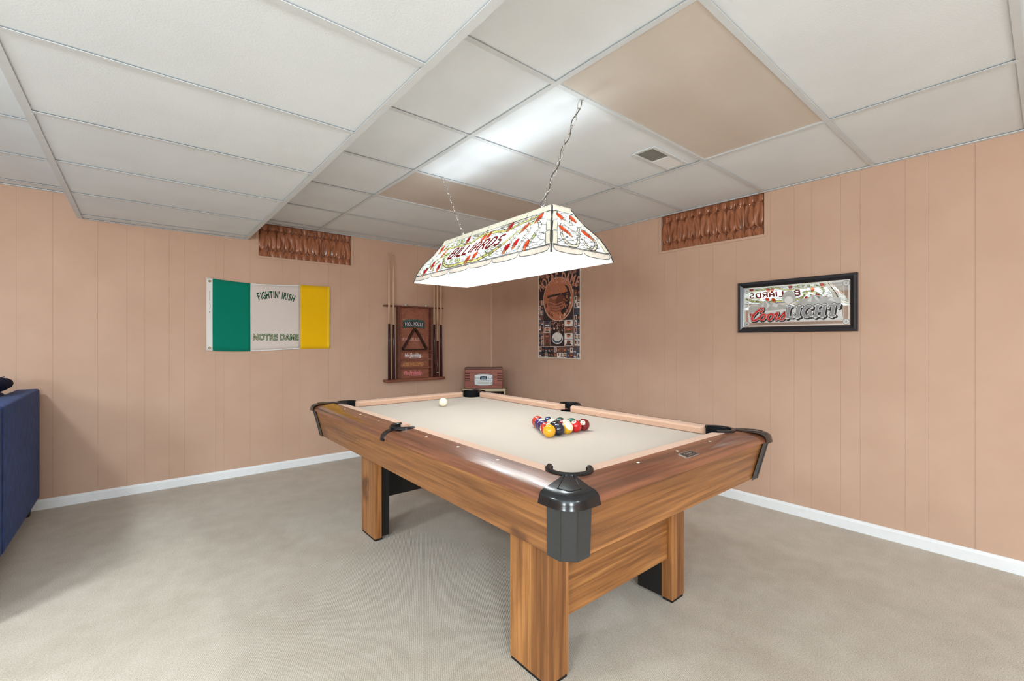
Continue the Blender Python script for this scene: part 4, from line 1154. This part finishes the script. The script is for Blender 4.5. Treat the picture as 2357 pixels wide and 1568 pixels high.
# border lines, hatch band and corner medallions
for i, (inx, w, mi) in enumerate(((.008, .006, 2), (.034, .003, 2))):
    x0, x1, y0, y1 = -IW+inx, IW-inx, fw_+inx*.9, MH-fw_-inx*.9
    ribbon(mb, [(x0, y0), (x1, y0)], w, zM, mi, False, False); ribbon(mb, [(x0, y1), (x1, y1)], w, zM, mi, False, False)
    ribbon(mb, [(x0, y0), (x0, y1)], w, zM, mi, False, False); ribbon(mb, [(x1, y0), (x1, y1)], w, zM, mi, False, False)
k = -IW+.045
while k < IW-.04:
    ribbon(mb, [(k, fw_+.013), (k+.008, fw_+.026)], .0018, zM, 1, False, False); ribbon(mb, [(k, MH-fw_-.026), (k+.008, MH-fw_-.013)], .0014, zM, 1, False, False); k += .0062
k = fw_+.045
while k < MH-fw_-.04:
    for s in (-1, 1): ribbon(mb, [(s*(IW-.026), k), (s*(IW-.013), k+.008)], .0014, zM, 1, False, False)
    k += .0062
for sx in (-1, 1):
    for yy in (fw_+.022, MH-fw_-.022):
        for r_, mi in ((.019, 1), (.016, 2), (.012, 0), (.008, 2), (.005, 1)): mb.flat(ell(sx*(IW-.022), yy, r_, r_, 16), zM+.0002+(.019-r_)*.02, mi)
mb.build('border_print', [SILV, SILD, SILW], bm_)
# mountains (silver print)
X_ = lambda u: (u-1150)/1610*2*IW; Y_ = lambda v: fw_+.002+(990-v)/640*IH*1.02
mb = MB()
ridge = [(430, 680), (455, 655), (520, 650), (580, 640), (660, 600), (715, 575), (760, 590), (840, 615), (900, 630), (985, 660), (1060, 690), (1150, 690), (1190, 660), (1240, 600), (1290, 595), (1340, 585), (1400, 560), (1455, 540), (1540, 550), (1640, 580), (1740, 590), (1830, 600)]
base = [(1830, 700), (1500, 690), (1150, 720), (800, 740), (650, 735), (430, 760)]
mb.flat([(X_(u), Y_(v)-.004) for u, v in ridge+base], zM+.0002, 0); mb.flat([(-IW+.037, fw_+.034), (IW-.037, fw_+.034)]+[(X_(u), Y_(v)-.002) for u, v in base], zM+.0001, 2)
for pts in ([(715, 580), (740, 640), (725, 720), (790, 660)], [(690, 600), (640, 670), (680, 730)], [(1455, 545), (1480, 600), (1540, 640), (1500, 570)], [(1430, 560), (1360, 620), (1420, 640)], [(1700, 590), (1650, 630), (1760, 650)], [(850, 620), (820, 670), (900, 690), (930, 650)]):
    mb.flat([(X_(u), Y_(v)-.004) for u, v in pts], zM+.0004, 2)
for pts in ([(735, 585), (800, 640), (780, 610)], [(1470, 548), (1560, 610), (1530, 560)], [(660, 605), (600, 660), (640, 620)]):
    mb.flat([(X_(u), Y_(v)-.004) for u, v in pts], zM+.0005, 1)
# waterfall medallion above the letters
mb.flat(ell(X_(1090), Y_(560), .040, .046, 20), zM+.0003, 0); mb.flat(ell(X_(1085), Y_(600), .026, .026, 16), zM+.0005, 2)
mb.build('mountain_print', [SILV, SILD, SILW], bm_)
# lettering
R_INK = plain('red_letter_paint', (206, 44, 40), .3); K_INK = plain('black_letter_paint', (24, 22, 28), .3); S_INK = plain('silver_letter_paint', (150, 152, 156), .4, .1); W_INK = plain('white_letter_paint', (226, 226, 226), .35)
def arcp(cx, cy, rx, ry, d0, d1, n=14): return [(cx+rx*math.cos(math.radians(d0+(d1-d0)*i/n)), cy+ry*math.sin(math.radians(d0+(d1-d0)*i/n))) for i in range(n+1)]
CO = []
CO.append((spline([(-.25, .95, 0), (-.05, .80, 0), (.25, .90, 0), (.75, 1.45, 0), (1.15, 1.75, 0), (1.35, 1.45, 0), (1.10, 1.15, 0), (.85, 1.40, 0)], 5), .20))
CO.append((spline([(.75, 1.45, 0), (.35, .95, 0), (.12, .45, 0), (.25, .05, 0), (.65, .02, 0), (1.15, .40, 0)], 5), .27))
for ox in (1.55, 2.55):
    CO.append((arcp(ox, .42, .33, .42, 100, 460), .24)); CO.append(([(ox+.05, .84), (ox+.45, .70), (ox+.70, .80)], .14))
CO.append((spline([(3.12, .74, 0), (3.35, .98, 0), (3.42, .80, 0), (3.30, .30, 0), (3.40, .04, 0), (3.72, .25, 0)], 5), .22))
CO.append((spline([(3.72, .25, 0), (4.05, .70, 0), (4.22, 1.02, 0), (4.25, .85, 0), (4.40, .45, 0), (4.25, .05, 0), (3.90, .02, 0), (3.85, .2, 0)], 5), .21))
def tf(p, s, x0, y0, sh): return (x0+(p[0]+sh*p[1])*s, y0+p[1]*s)
mb = MB(); sC = .0495; xC, yC = X_(462), Y_(890)
for pts, w in CO:
    P = [tf((q[0], q[1]*1.0), sC, xC, yC, .25) for q in pts]
    ribbon(mb, [(a+.004, b-.004) for a, b in P], (w+.26)*sC, zM+.0007, 1); ribbon(mb, P, (w+.15)*sC, zM+.0009, 1); ribbon(mb, P, (w+.08)*sC, zM+.0011, 2); ribbon(mb, P, w*sC, zM+.0014, 0)
SLAB = {'L': (.95, [[(.2, 0), (.2, 1.35)], [(0, .08), (.85, .08)], [(.8, .05), (.8, .45)], [(.0, 1.30), (.42, 1.30)]]),
        'I': (.62, [[(.28, 0), (.28, 1.35)], [(0, .08), (.56, .08)], [(0, 1.30), (.56, 1.30)]]),
        'G': (1.2, [arcp(.58, .69, .46, .60, 45, 330, 16), [(.62, .60), (1.06, .60)], [(.98, .60), (.98, .10)]]),
        'H': (1.25, [[(.22, 0), (.22, 1.35)], [(.92, 0), (.92, 1.35)], [(.22, .68), (.92, .68)], [(0, .08), (.46, .08)], [(0, 1.30), (.46, 1.30)], [(.70, .08), (1.14, .08)], [(.70, 1.30), (1.14, 1.30)]]),
        'T': (1.15, [[(.52, 0), (.52, 1.35)], [(.26, .08), (.80, .08)], [(0, 1.28), (1.06, 1.28)], [(.04, 1.25), (.04, .95)], [(1.02, 1.25), (1.02, .95)]])}
x = 0; sL = .0555; xL, yL = X_(1035), Y_(868)
seq = []
for ch in 'LIGHT':
    adv, sts = SLAB[ch]
    for st_ in sts: seq.append(([(x+a, b) for a, b in st_], .30 if len(st_) > 4 or st_[0][0] == st_[-1][0] and abs(st_[0][1]-st_[-1][1]) > .6 else .17))
    x += adv+.06
for dz, off, add, mi in ((.0007, .0062, .20, 1), (.0009, 0, .20, 1), (.0011, 0, .09, 4), (.0014, 0, 0, 3)):
    for pts, w in seq:
        P = [tf(q, sL, xL, yL, .18) for q in pts]; P = [(a+off, b-off) for a, b in P]
        ribbon(mb, P, (w+add)*sL, zM+dz, mi, False, True if add else False)
mb.build('lettering', [R_INK, K_INK, W_INK, S_INK, W_INK], bm_)

# ------------------------------------------------------------------ radio on a corner stand
rc = Vector((-.438, -.432, .631)); ang = math.atan2(-.267, .321)+.035
CH = wood('radio_cherry', (116, 52, 38), (160, 82, 62), (176, 98, 76), 0, .35, False, 1.6)
CHD = wood('radio_cherry_dark', (78, 38, 28), (108, 60, 48), (122, 70, 56), 0, .4, False, 1.6)
stn = thing('corner_stand', 'small beige open stand in the room corner under the radio', 'stand', (rc.x, rc.y, 0), (0, 0, ang))
BEI = plain('beige_laminate', (200, 184, 150), .5)
MB().box(-.235, .245, -.006, .250, .605, .631).build('top_board', BEI, stn, bevel=.002, seg=1)
for s in (-.226, .236): MB().box(s-.009, s+.009, .000, .248, 0, .605).build('side_panel', BEI, stn)
MB().box(-.217, .227, .240, .248, .02, .605).build('back_panel', BLACKPAINT, stn)
for z in (.06, .33): MB().box(-.217, .227, .004, .240, z-.016, z).build('shelf', BEI, stn)
ra = thing('vintage_radio', 'cherry wood retro tabletop radio with silver dial plate', 'radio', tuple(rc), (0, 0, ang))
RWd, RH, RDp = .209, .236, .215
MB().box(-RWd, RWd, 0, RDp, .008, RH-.016).build('cabinet', CH, ra, bevel=.004, seg=2)
MB().box(-RWd-.008, RWd+.008, -.008, RDp+.006, 0, .012).build('base_molding', CHD, ra, bevel=.003, seg=2)
MB().box(-RWd-.004, RWd+.004, -.005, RDp+.004, RH-.018, RH).build('lid', CHD, ra, bevel=.004, seg=2)
MB().box(-RWd+.004, RWd-.004, -.004, .001, RH-.052, RH-.020).build('header_panel', CH, ra, bevel=.002, seg=1)
lv = None
for s in (-1, 1):
    for k in range(4):
        xx = s*(RWd-.028); zz = .088+k*.027
        MB().box(xx-.028, xx+.028, -.004, .003, zz, zz+.007).build('speaker_slot', BLACKPAINT, ra, bevel=.002, seg=1)
        MB().box(xx-.029, xx+.029, -.008, .001, zz+.0065, zz+.011).build('slot_louvre', CH, ra, bevel=.0015, seg=1)
pl = [(-.098, .050), (-.05, .041), (0, .039), (.05, .041), (.098, .050), (.101, .10), (.098, .156), (.05, .165), (0, .167), (-.05, .165), (-.098, .156), (-.101, .10)]
fp = MB().prism(pl, -.008, .002, lambda a, b, d: (a, d, b)).build('dial_plate', plain('silver_plastic', (206, 208, 210), .3, .3, var=.03), ra, bevel=.003, seg=2)
mb = MB().prism(pl, -.004, .002, lambda a, b, d: (a*1.05, d, .103+(b-.103)*1.07)); mb.build('dial_surround', plain('grey_surround', (118, 104, 98), .5), ra)
dp = MB().prism([(-.040, .106), (.040, .106), (.041, .125), (.036, .143), (0, .146), (-.036, .143), (-.041, .125)], -.0095, -.007, lambda a, b, d: (a, d, b)).build('display', plain('display_navy', (28, 38, 56), .2), ra)
MB().box(-.024, .026, -.0102, -.009, .110, .138).build('screen', plain('lcd_grey', (104, 126, 140), .2), dp)
BTN = plain('button_dark', (52, 58, 68), .4)
bt = None
def button(x, z, w=.0055, h=.0035):
    MB().box(x-w, x+w, -.0105, -.0075, z-h, z+h).build('button', BTN, ra)
for r_ in range(2):
    for c_ in range(3): button(-.090+c_*.017, .132-r_*.014, .0045, .003); button(.057+c_*.017, .132-r_*.014, .0045, .003)
for c_ in range(7): button(-.072+c_*.025, .093, .0065, .0032)
MB().box(-.070, .068, -.0105, -.007, .058, .080).build('cassette_door', plain('door_silver', (196, 198, 190), .3, .2), ra, bevel=.002, seg=1)
button(.084, .068, .004, .006)

# ------------------------------------------------------------------ sofa at the left edge
def m_velvet():
    t = NT('navy_chenille'); n = t.noise(38, 4, t.obj((1, 1, .35))); g = t.noise(4, 2, t.obj()); f = t.noise(420, 2, t.obj())
    c = t.ramp(n.outputs['Fac'], [(.3, lin((28, 44, 88))), (.7, lin((56, 80, 138)))]); c = t.mix(t.math('MULTIPLY', g.outputs['Fac'], .4), c, lin((64, 92, 154)))
    t.set(.85, 0, .15, c, 0, .08); t.bump(f.outputs['Fac'], .5, .003); return t.m
NAVY = m_velvet(); NAVYD = plain('navy_cushion_cloth', (22, 30, 56), .9, spec=.1, var=.2, scale=60)
sf = thing('sofa', 'navy blue chenille sofa with its back to the pool table', 'sofa', (-3.915, -.070, 0))
def rbox(name, x0, x1, y0, y1, z0, z1, mat, par, bv=.03, seg=4):
    o = MB().box(x0, x1, y0, y1, z0, z1).build(name, mat, par, bevel=bv, seg=seg)
    for p in o.data.polygons: p.use_smooth = True
    return o
rbox('back_section', -.115, 0, -1.075, 0, .100, .845, NAVY, sf, .016)
rbox('back_section', -.115, -.002, -1.70, -1.079, .100, .845, NAVY, sf, .016)
rbox('arm', -.92, -.118, -.140, 0, .100, .62, NAVY, sf, .03)
rbox('seat_base', -.90, -.118, -1.70, -.145, .100, .30, NAVY, sf, .02)
for k in range(2):
    y1 = -.15-k*.778
    rbox('seat_cushion', -.92, -.25, y1-.772, y1, .302, .46, NAVY, sf, .045)
    rbox('back_cushion', -.30, -.118, y1-.772, y1, .462, .86, NAVY, sf, .06)
for x, y in ((-.06, -.06), (-.06, -1.0), (-.06, -1.62), (-.86, -.06), (-.86, -1.62)):
    MB().lathe([(.022, 0), (.034, .100)], 10, (0, 0)).build('leg', plain('dark_walnut_leg', (52, 30, 22), .4), sf, loc=(x, y, 0))
pw_ = thing('throw_pillow', 'dark navy throw pillow propped on top of the sofa back', 'pillow', (-4.045, -.46, .866))
vs = []; fs = []; n1, n2 = 20, 12
for i in range(n1+1):
    u = -1+2*i/n1
    for j in range(n2):
        a = 2*PI*j/n2; sq = (1-abs(u)**4)**.5 if abs(u) < 1 else 0
        vs.append((.052*math.cos(a)*(sq*.9+.1), .20*u, .040+.040*math.sin(a)*(sq*.9+.1)))
for i in range(n1):
    for j in range(n2): fs.append((i*n2+j, i*n2+(j+1) % n2, (i+1)*n2+(j+1) % n2, (i+1)*n2+j))
fs.append(list(range(n2))[::-1]); fs.append([n1*n2+j for j in range(n2)])
mesh('cover', vs, fs, NAVYD, pw_, True)
MB().tube([(.0, .20*u, .080*1) for u in (-.9, -.5, 0, .5, .9)], .003, 6).build('piping', NAVY, pw_, True)
